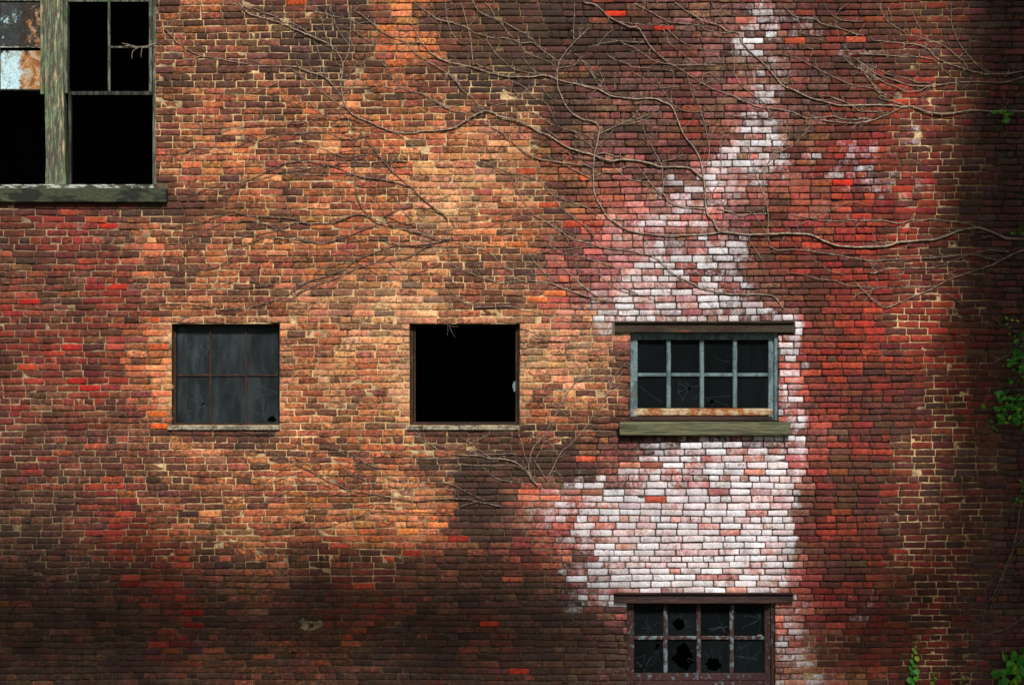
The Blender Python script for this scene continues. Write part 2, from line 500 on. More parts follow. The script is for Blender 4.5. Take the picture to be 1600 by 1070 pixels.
SPECIAL = [(976, 21, (246, 62, 24)), (1050, 43, (226, 52, 30)), (452, 6, (240, 96, 40)), (906, 278, (240, 112, 62)), (826, 267, (226, 98, 54)),
           (842, 321, (226, 96, 60)), (794, 384, (248, 138, 68)), (912, 352, (226, 88, 56)), (853, 457, (246, 132, 72)), (838, 467, (244, 126, 70)),
           (250, 645, (250, 122, 46)), (250, 665, (250, 104, 38)), (248, 502, (248, 104, 44)), (252, 542, (244, 110, 60)), (176, 353, (226, 52, 34)),
           (166, 447, (226, 56, 34)), (34, 467, (214, 38, 28)), (122, 541, (206, 44, 34)), (143, 603, (222, 38, 30)), (130, 592, (196, 36, 26)),
           (30, 572, (206, 76, 40)), (290, 953, (176, 34, 26)), (292, 976, (170, 34, 26)), (196, 914, (150, 36, 26)), (775, 971, (216, 72, 40)),
           (820, 1047, (210, 60, 34)), (1305, 286, (238, 66, 36)), (1325, 286, (226, 52, 32)), (1258, 62, (222, 96, 62)), (1332, 62, (232, 104, 70)),
           (1300, 588, (222, 84, 56)), (912, 713, (236, 104, 72)), (840, 772, (240, 120, 92)), (862, 782, (246, 140, 106)), (1020, 776, (226, 100, 74)),
           (722, 838, (208, 62, 40)), (640, 859, (206, 66, 40)), (612, 871, (222, 74, 40)), (1348, 505, (206, 64, 48)), (1372, 516, (198, 62, 46))]


def type_at(px, py):
    c = int(min(31, max(0, px // 50)))
    r = int(min(21, max(0, py // 50)))
    return TYPES[r][c]


def smooth(v, a, b):
    t = min(1, max(0, (v - a) / (b - a)))
    return t * t * (3 - 2 * t)


def mix3(a, b, f):
    return tuple(a[i] + (b[i] - a[i]) * f for i in range(3))


# chalky lime wash: for each height, where it fades in on the left and out on the right, and how thick it is
WASH = [
    [(-40, 1140, 1172, 1205, 1250, .62), (40, 1140, 1170, 1205, 1245, .66), (62, 1145, 1166, 1212, 1240, .98), (95, 1145, 1170, 1215, 1245, .62), (140, 1155, 1180, 1208, 1240, .60), (180, 1150, 1180, 1206, 1235, .80),
     (202, 1140, 1172, 1212, 1230, .88), (240, 1105, 1150, 1210, 1232, .88), (266, 1070, 1110, 1200, 1240, .88), (290, 1005, 1060, 1165, 1260, .90), (312, 1000, 1050, 1110, 1240, .62), (332, 920, 990, 1080, 1230, .62),
     (360, 930, 1000, 1100, 1190, .62), (390, 950, 1040, 1140, 1185, .82), (420, 920, 1010, 1140, 1175, .88), (445, 890, 1000, 1150, 1185, .88), (465, 880, 990, 1130, 1205, .88), (482, 860, 960, 1180, 1235, .95), (508, 900, 965, 1200, 1256, .85), (530, 920, 965, 970, 985, .35), (545, 940, 965, 970, 985, 0)],
    [(496, 1210, 1216, 1250, 1270, .72), (540, 1210, 1216, 1250, 1270, .66), (620, 1210, 1216, 1244, 1268, .55), (660, 1210, 1218, 1250, 1268, .75), (690, 1215, 1225, 1252, 1268, .85), (705, 1215, 1225, 1252, 1268, .2), (720, 1215, 1225, 1252, 1268, 0)],
    [(672, 1060, 1120, 1225, 1240, .2), (684, 1010, 1090, 1245, 1264, .55), (702, 950, 1040, 1254, 1268, .78), (722, 930, 1030, 1250, 1264, .80), (742, 890, 1000, 1250, 1262, .85), (762, 820, 960, 1246, 1258, .90), (790, 790, 960, 1243, 1254, .95),
     (820, 780, 970, 1240, 1252, .96), (850, 800, 970, 1236, 1248, .96), (880, 830, 950, 1232, 1245, .92), (905, 850, 930, 1230, 1244, .90), (922, 865, 915, 1228, 1246, .85), (936, 868, 890, 1215, 1246, .75), (952, 880, 905, 950, 985, .60), (970, 920, 935, 955, 972, .45), (986, 925, 940, 950, 960, 0)],
    [(930, 1208, 1214, 1236, 1290, .55), (980, 1208, 1214, 1236, 1300, .45), (1030, 1208, 1214, 1250, 1310, .40), (1080, 1208, 1214, 1280, 1340, .45), (1140, 1208, 1214, 1280, 1340, .3)],
]
BLOOM = [(1330, 250, 120, 60, .42), (1430, 205, 40, 30, .40), (1380, 290, 110, 40, .40), (1340, 75, 60, 30, .35), (1250, 45, 60, 30, .42), (890, 800, 120, 75, .5), (1350, 950, 50, 40, .38), (1130, 60, 120, 50, .22), (960, 360, 60, 60, .3), (1300, 330, 60, 40, .32), (80, 350, 120, 40, .16)]


def wash_at(px, py):
    n = mnoise.noise(Vector((px / 26.0, py / 16.0, 7.7)))
    n2 = mnoise.noise(Vector((px / 60.0, py / 45.0, 3.1)))
    x, y = px + 14 * n + 10 * n2, py + 8 * n2
    best = 0.0
    for ti, tb in enumerate(WASH):
        if y <= tb[0][0] or y >= tb[-1][0]: continue
        for q in range(len(tb) - 1):
            if tb[q][0] <= y <= tb[q + 1][0]:
                f = (y - tb[q][0]) / (tb[q + 1][0] - tb[q][0])
                a = [tb[q][i] + (tb[q + 1][i] - tb[q][i]) * f for i in range(6)]
                if ti == 0: a[1], a[4], a[5] = a[1] - 25, a[4] + 20, a[5] * 0.70
                if ti == 2: a[5] *= 0.84
                if ti == 2: a[1], a[2] = a[1] - 45, a[2] + 35
                best = max(best, a[5] * smooth(x, a[1], a[2]) * (1 - smooth(x, a[3], a[4])))
                break
    for (bx, by, rx, ry, am) in BLOOM:
        d = ((x - bx) / rx) ** 2 + ((y - by) / ry) ** 2
        if d < 1: best = max(best, am * (1 - d))
    return best


# stains, and shade painted under the tall sill, across bricks and joints alike
STAINS_AND_SHADE = ((728, 682, 100, 16, 0.5), (338, 679, 108, 9, 0.62), (345, 690, 90, 10, 0.3), (752, 765, 46, 72, 0.5), (800, 720, 75, 36, 0.3), (285, 322, 70, 22, 0.55), (900, 735, 60, 22, 0.3), (250, 290, 32, 26, 0.55),
          (1100, 692, 130, 12, 0.45), (800, 80, 200, 70, 0.22), (520, 70, 70, 60, 0.22), (130, 325, 150, 9, 0.6), (640, 880, 260, 26, 0.22), (850, 870, 60, 60, 0.2), (1000, 60, 90, 60, 0.25), (330, 740, 110, 40, 0.06), (770, 420, 60, 40, 0.16))


def soot_shade_at(px, py):
    n = mnoise.noise(Vector((px / 34.0, py / 26.0, 2.2)))
    x, y = px + 16 * n, py + 12 * n
    v_ = 0.07 * mnoise.noise(Vector((px / 55.0, py / 90.0, 8.1))) + 0.13 * mnoise.noise(Vector((px / 13.0, py / 70.0, 1.1)))
    for (sx, sy, rx, ry, am) in STAINS_AND_SHADE:
        d = ((x - sx) / rx) ** 2 + ((y - sy) / ry) ** 2
        if d < 1: v_ += am * (1 - d) ** 0.7
    return v_


def mortar_at(px, py):
    n = mnoise.noise(Vector((px / 70.0, py / 70.0, 0.3)))
    n2 = mnoise.noise(Vector((px / 25.0, py / 25.0, 4.3)))
    x = px + n * 60
    y = py + n * 40
    c = CREAM
    up = 1 - smooth(y, 60, 150)                        # old yellow-green repointing along the top
    c = mix3(c, OLIVE, 0.75 * up * smooth(x, 480, 640))
    mid = smooth(x, 830, 900) * (1 - smooth(x, 1360, 1430))
    if 500 < y < 680:                                   # pale pointing between the middle and right windows
        mid *= smooth(x, 960, 990)
    c = mix3(c, DARK, 0.93 * mid)
    c = mix3(c, GREY, 0.6 * (1 - smooth(x, 180, 280)) * smooth(y, 300, 340))
    k = smooth(y, 840, 930) * (1 - smooth(x, 900, 1000))
    c = mix3(c, mix3(GREY, DARK, 0.3), 0.9 * k)
    sk = smooth(x, 640, 720) * (1 - smooth(x, 800, 900)) * smooth(y, 690, 740)
    c = mix3(c, mix3(GREY, DARK, 0.5), 0.85 * sk)
    lo = smooth(x, 1200, 1240) * (1 - smooth(x, 1320, 1400)) * smooth(y, 960, 1000)
    c = mix3(c, CREAM, 0.85 * lo)
    c = mix3(c, OLIVE, 0.6 * smooth(x, 1480, 1540))
    c = mix3(c, DARK, 0.85 * smooth(x, 1540, 1590))
    c = mix3(c, DARK, 0.6 * smooth(n2, 0.05, 0.5))
    c = mix3(c, DARK, 0.75 * smooth(soot_shade_at(px, py), 0.12, 0.5))
    w = wash_at(px, py)
    c = mix3(c, (150, 138, 132), 0.45 * w * (1 - smooth(px, 980, 1080)) + (0.30 + 0.25 * n2) * w)
    return c


mortar_cache = {}


def mortar_c(px, py):
    key = (int(px // 6), int(py // 6))
    if key not in mortar_cache:
        mortar_cache[key] = lin(mortar_at(px, py))
    return mortar_cache[key]


# --- lay out the bricks course by course
bricks = []      # x0, x1, yc
lay = random.Random(5)
for k in range(KMIN, KMAX + 1):
    yc = 56.3 + 10.673 * k - 0.0026 * k * k
    header = (k % 6 == 0)
    pitch = 16.55 if header else 33.05
    x = XMIN - pitch * (0.5 if (k % 2) else 0.0) + lay.uniform(-4, 4)
    cuts = []
    for nm, (a, b, t, bt) in OPEN.items():
        yy = float(warp((a + b) / 2, yc))
        if t < yy < bt:
            cuts.append((a, b))
    cuts.sort()
    row = []
    while x < XMAX:
        L = pitch + lay.gauss(0, 0.9)
        if header and lay.random() < 0.05:
            L *= 1.5
        if (not header) and lay.random() < 0.025:
            L *= 0.52
        row.append((x, x + L - max(0.7, lay.gauss(1.2, 0.35))))
        x += L
    if k == 42:          # the course carried over the two plain openings is laid as stretchers
        row = [b for b in row if not (b[1] > 250 and b[0] < 455) and not (b[1] > 620 and b[0] < 838)]
        for s0, s1 in ((250, 455), (620, 838)):
            n = round((s1 - s0) / 33.3)
            w = (s1 - s0) / n
            row += [(s0 + i * w, s0 + (i + 1) * w - 1.25) for i in range(n)]
    for (a, b) in row:
        segs = [(a, b)]
        for (ca, cb) in cuts:
            ns = []
            for (s, e) in segs:
                if e <= ca or s >= cb:
                    ns.append((s, e))
                else:
                    if s < ca - 4: ns.append((s, ca - 0.4))
                    if e > cb + 4: ns.append((cb + 0.4, e))
            segs = ns
        for (s, e) in segs:
            bricks.append((s, e, yc, 10.673 - 0.0052 * k - 1.2))

NB = len(bricks)
B = np.array(bricks)
cx, cy = (B[:, 0] + B[:, 1]) / 2, B[:, 2]
cyw = warp(cx, cy)

# --- per brick colour, bloom, soot
bcol = np.zeros((NB, 4))
aux = np.zeros((NB, 4))
mcol = np.zeros((NB, 3))
pick = random.Random(21)
for k_ in PAL:                       # order each palette from dark to light so that neighbours blend
    PAL[k_][0].sort(key=sum)


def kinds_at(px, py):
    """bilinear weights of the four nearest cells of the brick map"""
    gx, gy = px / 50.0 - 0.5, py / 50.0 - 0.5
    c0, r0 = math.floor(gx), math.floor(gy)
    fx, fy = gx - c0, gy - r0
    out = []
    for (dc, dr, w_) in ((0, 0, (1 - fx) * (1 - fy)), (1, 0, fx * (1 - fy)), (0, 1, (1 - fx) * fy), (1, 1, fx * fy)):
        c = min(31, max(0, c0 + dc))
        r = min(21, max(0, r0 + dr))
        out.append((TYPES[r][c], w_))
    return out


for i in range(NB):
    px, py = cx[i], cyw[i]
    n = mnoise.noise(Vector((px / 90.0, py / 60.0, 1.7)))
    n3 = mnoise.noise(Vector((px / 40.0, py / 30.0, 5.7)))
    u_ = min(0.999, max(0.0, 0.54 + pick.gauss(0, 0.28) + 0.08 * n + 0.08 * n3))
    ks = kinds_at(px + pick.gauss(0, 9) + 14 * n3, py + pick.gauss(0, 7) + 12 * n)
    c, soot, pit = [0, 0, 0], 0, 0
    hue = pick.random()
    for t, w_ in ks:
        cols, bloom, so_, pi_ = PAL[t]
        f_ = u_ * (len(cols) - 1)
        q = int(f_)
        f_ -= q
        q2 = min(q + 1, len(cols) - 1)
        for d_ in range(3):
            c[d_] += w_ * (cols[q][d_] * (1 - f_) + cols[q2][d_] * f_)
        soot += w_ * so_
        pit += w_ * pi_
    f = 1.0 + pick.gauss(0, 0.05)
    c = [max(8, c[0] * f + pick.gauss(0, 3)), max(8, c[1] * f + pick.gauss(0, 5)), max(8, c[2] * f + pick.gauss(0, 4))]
    s = soot + pick.gauss(0, 0.12) - 0.1 * n
    for (a_, b_, t_, u2) in (OPEN['left'], OPEN['mid']):       # limy, rubbed bricks framing the two plain openings
        if a_ - 22 < px < b_ + 22 and t_ - 13 < py < u2 + 2:
            g_ = pick.uniform(0.15, 0.6)
            c = [c[0] + (196 - c[0]) * g_, c[1] + (146 - c[1]) * g_, c[2] + (112 - c[2]) * g_]
            s -= 0.1
    hot = False
    for (qx, qy, qc) in SPECIAL:
        if B[i, 0] - 1 < qx < B[i, 1] + 1 and abs(py - qy) < CH / 2:
            c, s, hot = [v_ * (0.78 if qx < 320 and qy > 300 and qc[1] < 90 else 0.82) for v_ in qc], 0.12, True
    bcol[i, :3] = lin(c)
    bcol[i, 3] = -1.0 if hot else pick.gauss(0, 0.19)         # this brick takes the wash better or worse than its neighbours
    aux[i, 1] = s
    aux[i, 2] = min(1.0, max(0.1, pit + pick.gauss(0, 0.15)))
    aux[i, 3] = min(1.0, max(0.45, pick.gauss(0.88, 0.13)))
    mcol[i] = mortar_c(px, py)

# --- brick shapes, all at once: a 7 x 4 front grid with a worn rim and a skirt going back into the wall
NX, NZ = 7, 4
u = np.array([0, 0.045, 0.3, 0.5, 0.7, 0.955, 1.0])
v = np.array([0, 0.13, 0.87, 1.0])
U, V = np.meshgrid(u, v)
U, V = U.ravel(), V.ravel()
rim = ((U == 0) | (U == 1) | (V == 0) | (V == 1))
corner = ((U == 0) | (U == 1)) & ((V == 0) | (V == 1))
ring = [i for i in range(NX)] + [NX * r + NX - 1 for r in range(1, NZ)] + [NX * (NZ - 1) + c for c in range(NX - 2, -1, -1)] + [NX * r for r in range(NZ - 2, 0, -1)]
nr = len(ring)
W_ = (B[:, 1] - B[:, 0])[:, None]
H_ = B[:, 3][:, None]
wear = np.clip(rng.gamma(1.8, 0.34, NB), 0.08, 2.6)[:, None]
X = B[:, 0][:, None] + U[None, :] * W_ + rng.normal(0, 0.22, (NB, NX * NZ))
Y = cy[:, None] + rng.normal(0, 0.22, (NB, 1)) + (V[None, :] - 0.5) * (H_ + rng.normal(0, 0.3, (NB, 1))) + rng.normal(0, 0.26, (NB, NX * NZ))
# pull the rim in by wear, corners more
X += np.where(U == 0, 1, np.where(U == 1, -1, 0))[None, :] * wear * np.where(corner, 0.8, 0.15)[None, :]
Y += np.where(V == 0, 1, np.where(V == 1, -1, 0))[None, :] * wear * np.where(corner, 0.6, 0.2)[None, :]
D = np.where(rim, 0.0018, -0.0012)[None, :] + np.where(corner, 0.003, 0)[None, :] * wear + rng.normal(0, 0.0011, (NB, NX * NZ))
D += rng.normal(0, 0.0022, (NB, 1)) + rng.normal(0, 0.0016, (NB, 1)) * (V[None, :] - 0.5) * 2 + rng.normal(0, 0.002, (NB, 1)) * (U[None, :] - 0.5) * 2
# some bricks have spalled faces
sp = rng.random(NB) < 0.07
D[sp] += rng.uniform(0.002, 0.008, (sp.sum(), 1)) * (rng.random((sp.sum(), NX * NZ)) < 0.5)
lost = np.nonzero(rng.random(NB) < 0.05)[0]
for i in lost:
    uu, vv = rng.integers(0, 2), rng.integers(0, 2)
    m_ = (np.abs(U - uu) < rng.uniform(0.2, 0.5)) & (np.abs(V - vv) < rng.uniform(0.2, 0.95))
    D[i, m_] += rng.uniform(0.006, 0.016)
Yw = warp(X, Y)
front = np.stack([(X - 800) / PPM, D, ZC + (535 - Yw) / PPM], axis=2)
back = front[:, ring, :].copy()
back[:, :, 1] = 0.115
VV = np.concatenate([front, back], axis=1)           # NB, nv, 3
nv = VV.shape[1]
F = []
for r in range(NZ - 1):
    for c in range(NX - 1):
        a = r * NX + c
        F.append((a, a + NX, a + NX + 1, a + 1))
for j in range(nr):
    j2 = (j + 1) % nr
    F.append((ring[j], ring[j2], NX * NZ + j2, NX * NZ + j))
F = np.array(F)
nf_ = len(F)
edge_t = np.concatenate([np.where(rim, 1.0, 0.0), np.ones(nr)])


fx_, fy_ = X, warp(X, Y)
inside = (cx > -20) & (cx < 1620) & (cyw > -20) & (cyw < 1090)
wfield = np.zeros((NB, NX * NZ))
sfield = np.zeros((NB, NX * NZ))
COLS4 = [0, 2, 4, 6]                                  # sample four columns and the middle height, spread the rest
for i in np.nonzero(inside)[0]:
    for c_ in COLS4:
        w0 = wash_at(fx_[i, NX + c_], cyw[i])
        s0 = soot_shade_at(fx_[i, NX + c_], cyw[i])
        for r_ in range(NZ):
            wfield[i, r_ * NX + c_] = w0
            sfield[i, r_ * NX + c_] = s0
for c_ in (1, 3, 5):
    for r_ in range(NZ):
        wfield[:, r_ * NX + c_] = (wfield[:, r_ * NX + c_ - 1] + wfield[:, r_ * NX + c_ + 1]) / 2
        sfield[:, r_ * NX + c_] = (sfield[:, r_ * NX + c_ - 1] + sfield[:, r_ * NX + c_ + 1]) / 2
wfield = np.concatenate([wfield, wfield[:, ring]], axis=1)
sfield = np.concatenate([sfield, sfield[:, ring]], axis=1)
wfield = np.clip(wfield + bcol[:, 3:4] * np.clip(wfield * 1.6, 0, 1), 0, 1)
sfield = np.clip(sfield + aux[:, 1:2], 0, 0.86)
# mortar smeared over the surrounds of the two plain openings
smear = np.zeros(NB)
for (a_, b_, t_, u2) in (OPEN['left'], OPEN['mid']):
    near = (cx > a_ - 24) & (cx < b_ + 24) & (cyw > t_ - 14) & (cyw < u2 + 4)
    smear[near] = 0.5


def brick_mesh(name, idx):
    me = bpy.data.meshes.new(name)
    n = len(idx)
    vs = VV[idx].reshape(-1, 3)
    fs = (F[None, :, :] + (np.arange(n) * nv)[:, None, None]).reshape(-1, 4)
    me.vertices.add(len(vs))
    me.vertices.foreach_set('co', vs.ravel())
    me.loops.add(fs.size)
    me.loops.foreach_set('vertex_index', fs.ravel())
    me.polygons.add(len(fs))
    me.polygons.foreach_set('loop_start', np.arange(0, fs.size, 4))
    me.polygons.foreach_set('loop_total', np.full(len(fs), 4))
    me.update(calc_edges=True)
    a = me.attributes.new('bcol', 'FLOAT_COLOR', 'POINT')
    bc = np.repeat(bcol[idx], nv, axis=0)
    bc[:, 3] = wfield[idx].ravel()
    a.data.foreach_set('color', bc.ravel())
    ax = np.repeat(aux[idx], nv, axis=0)
    ax[:, 0] = np.clip(np.tile(edge_t, n) + np.repeat(smear[idx], nv), 0, 1.15)
    ax[:, 1] = sfield[idx].ravel()
    a = me.attributes.new('aux', 'FLOAT_COLOR', 'POINT')
    a.data.foreach_set('color', ax.ravel())
    a = me.attributes.new('mcol', 'FLOAT_COLOR', 'POINT')
    mm = np.repeat(mcol[idx], nv, axis=0)
    a.data.foreach_set('color', np.concatenate([mm, np.ones((len(mm), 1))], axis=1).ravel())
    me.materials.append(M['brick'])
    return me


BLD = empty('brick_building', (0, 0.2, 0))
tag(BLD, 'old brick factory wall, orange and sooty on the left, red and whitewashed on the right', 'building')


def child(o):
    o.parent = BLD
    o.matrix_parent_inverse = BLD.matrix_basis.inverted()
    return o


area = (np.clip(B[:, 1], 6, 1594) - np.clip(B[:, 0], 6, 1594)) * (H_[:, 0] - wear[:, 0] * 0.4)
area[(cyw < 12) | (cyw > 1058)] = 0
order = np.argsort(-area)
singles = order[:300]
rest = np.sort(order[300:])
for i in singles:
    o = bpy.data.objects.new('brick', brick_mesh('brick', np.array([i])))
    COL.objects.link(o)
    child(o)
o = bpy.data.objects.new('brick_courses', brick_mesh('brick_courses', rest))
COL.objects.link(o)
child(o)
tag(o, kind='stuff')

# --- mortar bed behind the brick faces, with the openings cut through and their reveals
xs = sorted(set(list(np.arange(XMIN - 10, XMAX + 11, 9.0)) + [q for k_ in VOID for q in OPEN[k_][:2]]))
ys = sorted(set(list(np.arange(-226, 1249, 9.0)) + [1248.0] + [q for k_ in VOID for q in OPEN[k_][2:]]))
vid = {}
mv, mf, mcv = [], [], []


def mvert(i, j):
    if (i, j) not in vid:
        px, py = xs[i], ys[j]
        col = mortar_c(px, py)
        lum = sum(col) / 3
        dep = 0.0062 + 0.008 * (1 - smooth(lum, 0.02, 0.25)) + 0.002 * mnoise.noise(Vector((px / 11.0, py / 7.0, 0)))
        vid[(i, j)] = len(mv)
        mv.append(P(px, py, dep))
        mcv.append((*col, 1))
    return vid[(i, j)]


for i in range(len(xs) - 1):
    for j in range(len(ys) - 1):
        mx_, my_ = (xs[i] + xs[i + 1]) / 2, (ys[j] + ys[j + 1]) / 2
        if any(OPEN[k_][0] < mx_ < OPEN[k_][1] and OPEN[k_][2] < my_ < OPEN[k_][3] for k_ in VOID):
            continue
        mf.append((mvert(i, j), mvert(i, j + 1), mvert(i + 1, j + 1), mvert(i + 1, j)))
for k_ in VOID:
    a, b, t, bt = OPEN[k_]
    cs = [(a, t), (b, t), (b, bt), (a, bt)]
    base = len(mv)
    for (px, py) in cs:
        for dd in (0.012, 0.37):
            mv.append(P(px, py, dd))
            mcv.append((*lin((96, 70, 56)), 1))
    for q in range(4):
        q2 = (q + 1) % 4
        mf.append((base + 2 * q, base + 2 * q2, base + 2 * q2 + 1, base + 2 * q + 1))
mo = mesh_obj('mortar', mv, mf, M['mortar'])
a = mo.data.attributes.new('mcol', 'FLOAT_COLOR', 'POINT')
a.data.foreach_set('color', np.array(mcv).ravel())
child(mo)
# wall ends, top and back so that the front is a solid wall
bm = bmesh.new()
xl, xr = (XMIN - 10 - 800) / PPM, (XMAX + 10 - 800) / PPM
ztop = P(0, -226).z
add_box(bm, (xl, 0.004, ztop), (xr, 0.37, ztop + 0.12), 0.01)
child(bm_obj('coping', bm, M['concrete']))

# cement patch round a pipe hole low on the wall
bm = bmesh.new()
ctr = P(487, 977)
prof = [(-26, -9), (-17, -15), (-13, -10), (-5, -9), (6, -9), (12, -11), (19, -10), (22, -3), (20, 4), (12, 9), (4, 10), (-4, 13), (-16, 10), (-24, 5), (-20, -2)]
prof = [(a_ * 0.8, b_ * 0.8) for a_, b_ in prof]
n_ = len(prof)
outer = [bm.verts.new(ctr + Vector((a_ / PPM, 0.004, -b_ / PPM))) for a_, b_ in prof]
mid_ = [bm.verts.new(ctr + Vector((a_ * 0.82 / PPM, -0.012 + random.uniform(-0.004, 0.004), -b_ * 0.8 / PPM))) for a_, b_ in prof]
inner = [bm.verts.new(ctr + Vector((4.2 * math.cos(math.atan2(b_, a_)) / PPM, -0.006, -4.0 * math.sin(math.atan2(b_, a_)) / PPM))) for a_, b_ in prof]
deep = [bm.verts.new(w_.co + Vector((0, 0.16, 0))) for w_ in inner]
for L0, L1 in ((outer, mid_), (mid_, inner), (inner, deep)):
    for q in range(n_):
        q2 = (q + 1) % n_
        bm.faces.new((L0[q], L0[q2], L1[q2], L1[q]))
bm.faces.new(deep)
o = child(bm_obj('mortar_patch', bm, M['patch']))
o.data.materials.append(M['hole'])
for f_ in o.data.polygons:
    if f_.center.y > 0.02: f_.material_index = 1
tag(o, 'lumpy cement patch round a small black pipe hole')

# ------------------------------------------------------------------ windows (parts of the building), each with its own frame, bars and panes
def jag(poly):
    """splinter a smooth hole outline"""
    j = random.Random(len(poly) * 7 + int(poly[0][0]))
    out = []
    for q in range(len(poly)):
        a_, b_ = poly[q], poly[(q + 1) % len(poly)]
        out.append(a_)
        L = math.dist(a_, b_)
        if L > 3:
            f_ = j.uniform(0.3, 0.7)
            nx_, ny_ = -(b_[1] - a_[1]) / L, (b_[0] - a_[0]) / L
            k_ = j.uniform(-0.28, 0.28) * min(L, 8)
            out.append((a_[0] + (b_[0] - a_[0]) * f_ + nx_ * k_, a_[1] + (b_[1] - a_[1]) * f_ + ny_ * k_))
    return out


def pane(name, x0, x1, y0, y1, d, mat, parent, holes=(), thick=0.005, notch=None):
    """glass pane in a wall rectangle, optionally with broken-out holes given as drawing polygons"""
    bm = bmesh.new()
    outer = [(x0, y0), (x1, y0), (x1, y1), (x0, y1)] if notch is None else notch
    loops = [outer] + [jag(h) for h in holes]
    edges = []
    for lp in loops:
        vs = [bm.verts.new(P(a, b, d)) for a, b in lp]
        for q in range(len(vs)):
            edges.append(bm.edges.new((vs[q], vs[(q + 1) % len(vs)])))
    bmesh.ops.triangle_fill(bm, use_beauty=True, use_dissolve=False, edges=edges)
    fs = list(bm.faces)
    r_ = bmesh.ops.extrude_face_region(bm, geom=fs)
    for g_ in r_['geom']:
        if isinstance(g_, bmesh.types.BMVert): g_.co.y += thick
    return bm_obj(name, bm, mat, parent)


def ribbon(name, lines, d, mat, parent, w=0.45):
    """fracture lines: thin three-sided ridges standing a hair proud of the glass"""
    verts, faces = [], []
    for ln in lines:
        pts = [P(a, b, d) for a, b in ln]
        for q in range(len(pts) - 1):
            a_, b_ = pts[q], pts[q + 1]
            t_ = (b_ - a_)
            if t_.length < 1e-6: continue
            n_ = Vector((-t_.z, 0, t_.x)).normalized() * (w / 2 / PPM)
            i0 = len(verts)
            up = Vector((0, -0.0015, 0))
            verts += [a_ + n_, a_ - n_, a_ + up, b_ + n_, b_ - n_, b_ + up]
            faces += [(i0, i0 + 2, i0 + 5, i0 + 3), (i0 + 2, i0 + 1, i0 + 4, i0 + 5)]
    return tag(mesh_obj(name, verts, faces, mat, parent), kind='stuff')


def star(cx_, cy_, n, r, rr, jag=3, hub=0.0):
    out = []
    for q in range(n):
        a_ = rr.uniform(0, 2 * math.pi)
        L = r * rr.uniform(0.25, 1.4)
        pts = [(cx_ + hub * math.cos(a_), cy_ + hub * math.sin(a_))]
        for s_ in range(1, jag + 1):
            f_ = s_ / jag
            pts.append((cx_ + math.cos(a_) * (hub + (L - hub) * f_) + rr.uniform(-1.2, 1.2), cy_ + math.sin(a_) * (hub + (L - hub) * f_) + rr.uniform(-1.2, 1.2)))
        out.append(pts)
    return out


def clip_lines(lines, x0, x1, y0, y1):
    out = []
    for ln in lines:
        cur = []
        for (a_, b_) in ln:
            if x0 < a_ < x1 and y0 < b_ < y1:
                cur.append((a_, b_))
            else:
                break
        if len(cur) > 1: out.append(cur)
    return out


def frame_ring(name, x0, x1, y0, y1, wl, wr, wt, wb, d0, d1, mat, parent, bev=0.004, wob=0.0015):
    bm = bmesh.new()
    add_box(bm, P(x0, y1, d0), P(x0 + wl, y0, d1), bev, wob, 6)
    add_box(bm, P(x1 - wr, y1, d0), P(x1, y0, d1), bev, wob, 6)
    add_box(bm, P(x0 + wl - 0.1, y0 + wt, d0 + 0.002), P(x1 - wr + 0.1, y0, d1 - 0.002), bev, wob, 6)
    add_box(bm, P(x0 + wl - 0.1, y1, d0 + 0.002), P(x1 - wr + 0.1, y1 - wb, d1 - 0.002), bev, wob, 6)
    return child(bm_obj(name, bm, mat)) if parent is None else bm_obj(name, bm, mat, parent)


def channel(name, x0, x1, y0, y1, depth, mat):
    """steel channel lintel: web set back between two flanges"""
    z1, z0 = P(0, y0).z, P(0, y1).z
    h = z1 - z0
    pr = [(-0.028, z0), (-0.028, z0 + 0.016), (0.004, z0 + 0.026), (0.006, z1 - 0.026), (-0.022, z1 - 0.014), (-0.022, z1), (depth, z1), (depth, z0)]
    n = 14
    verts, faces = [], []
    for q in range(n + 1):
        xx = (x0 + (x1 - x0) * q / n - 800) / PPM
        for (yy, zz) in pr:
            verts.append((xx, yy + random.uniform(-0.001, 0.001), zz + random.uniform(-0.0012, 0.0012)))
    m = len(pr)
    for q in range(n):
        for s_ in range(m):
            s2 = (s_ + 1) % m
            faces.append((q * m + s_, q * m + s2, (q + 1) * m + s2, (q + 1) * m + s_))
    faces.append(tuple(range(m)))
    faces.append(tuple(range(n * m, n * m + m))[::-1])
    o = mesh_obj(name, verts, faces, mat)
    return child(o)


def sill(name, x0, x1, y0, y1, proud, mat, cuts=10, wob=0.004, parent=None, bev=0.008):
    bm = bmesh.new()
    add_box(bm, P(x0, y1, -proud), P(x1, y0, 0.20), bev, wob, cuts)
    for v_ in bm.verts:                       # weathered fall towards the front
        if v_.co.z > P(0, (y0 + y1) / 2).z and v_.co.y < 0.0: v_.co.z -= 0.008
    o = bm_obj(name, bm, mat, parent)
    return o


rr = random.Random(3)

# --- tall paired window, upper left
w = frame_ring('window', -86, 243, -84, 291, 11, 8, 12, 3, 0.09, 0.17, M['grey_wood'], None)
tag(w, 'tall paired sash window with flaking green centre post, mostly empty')
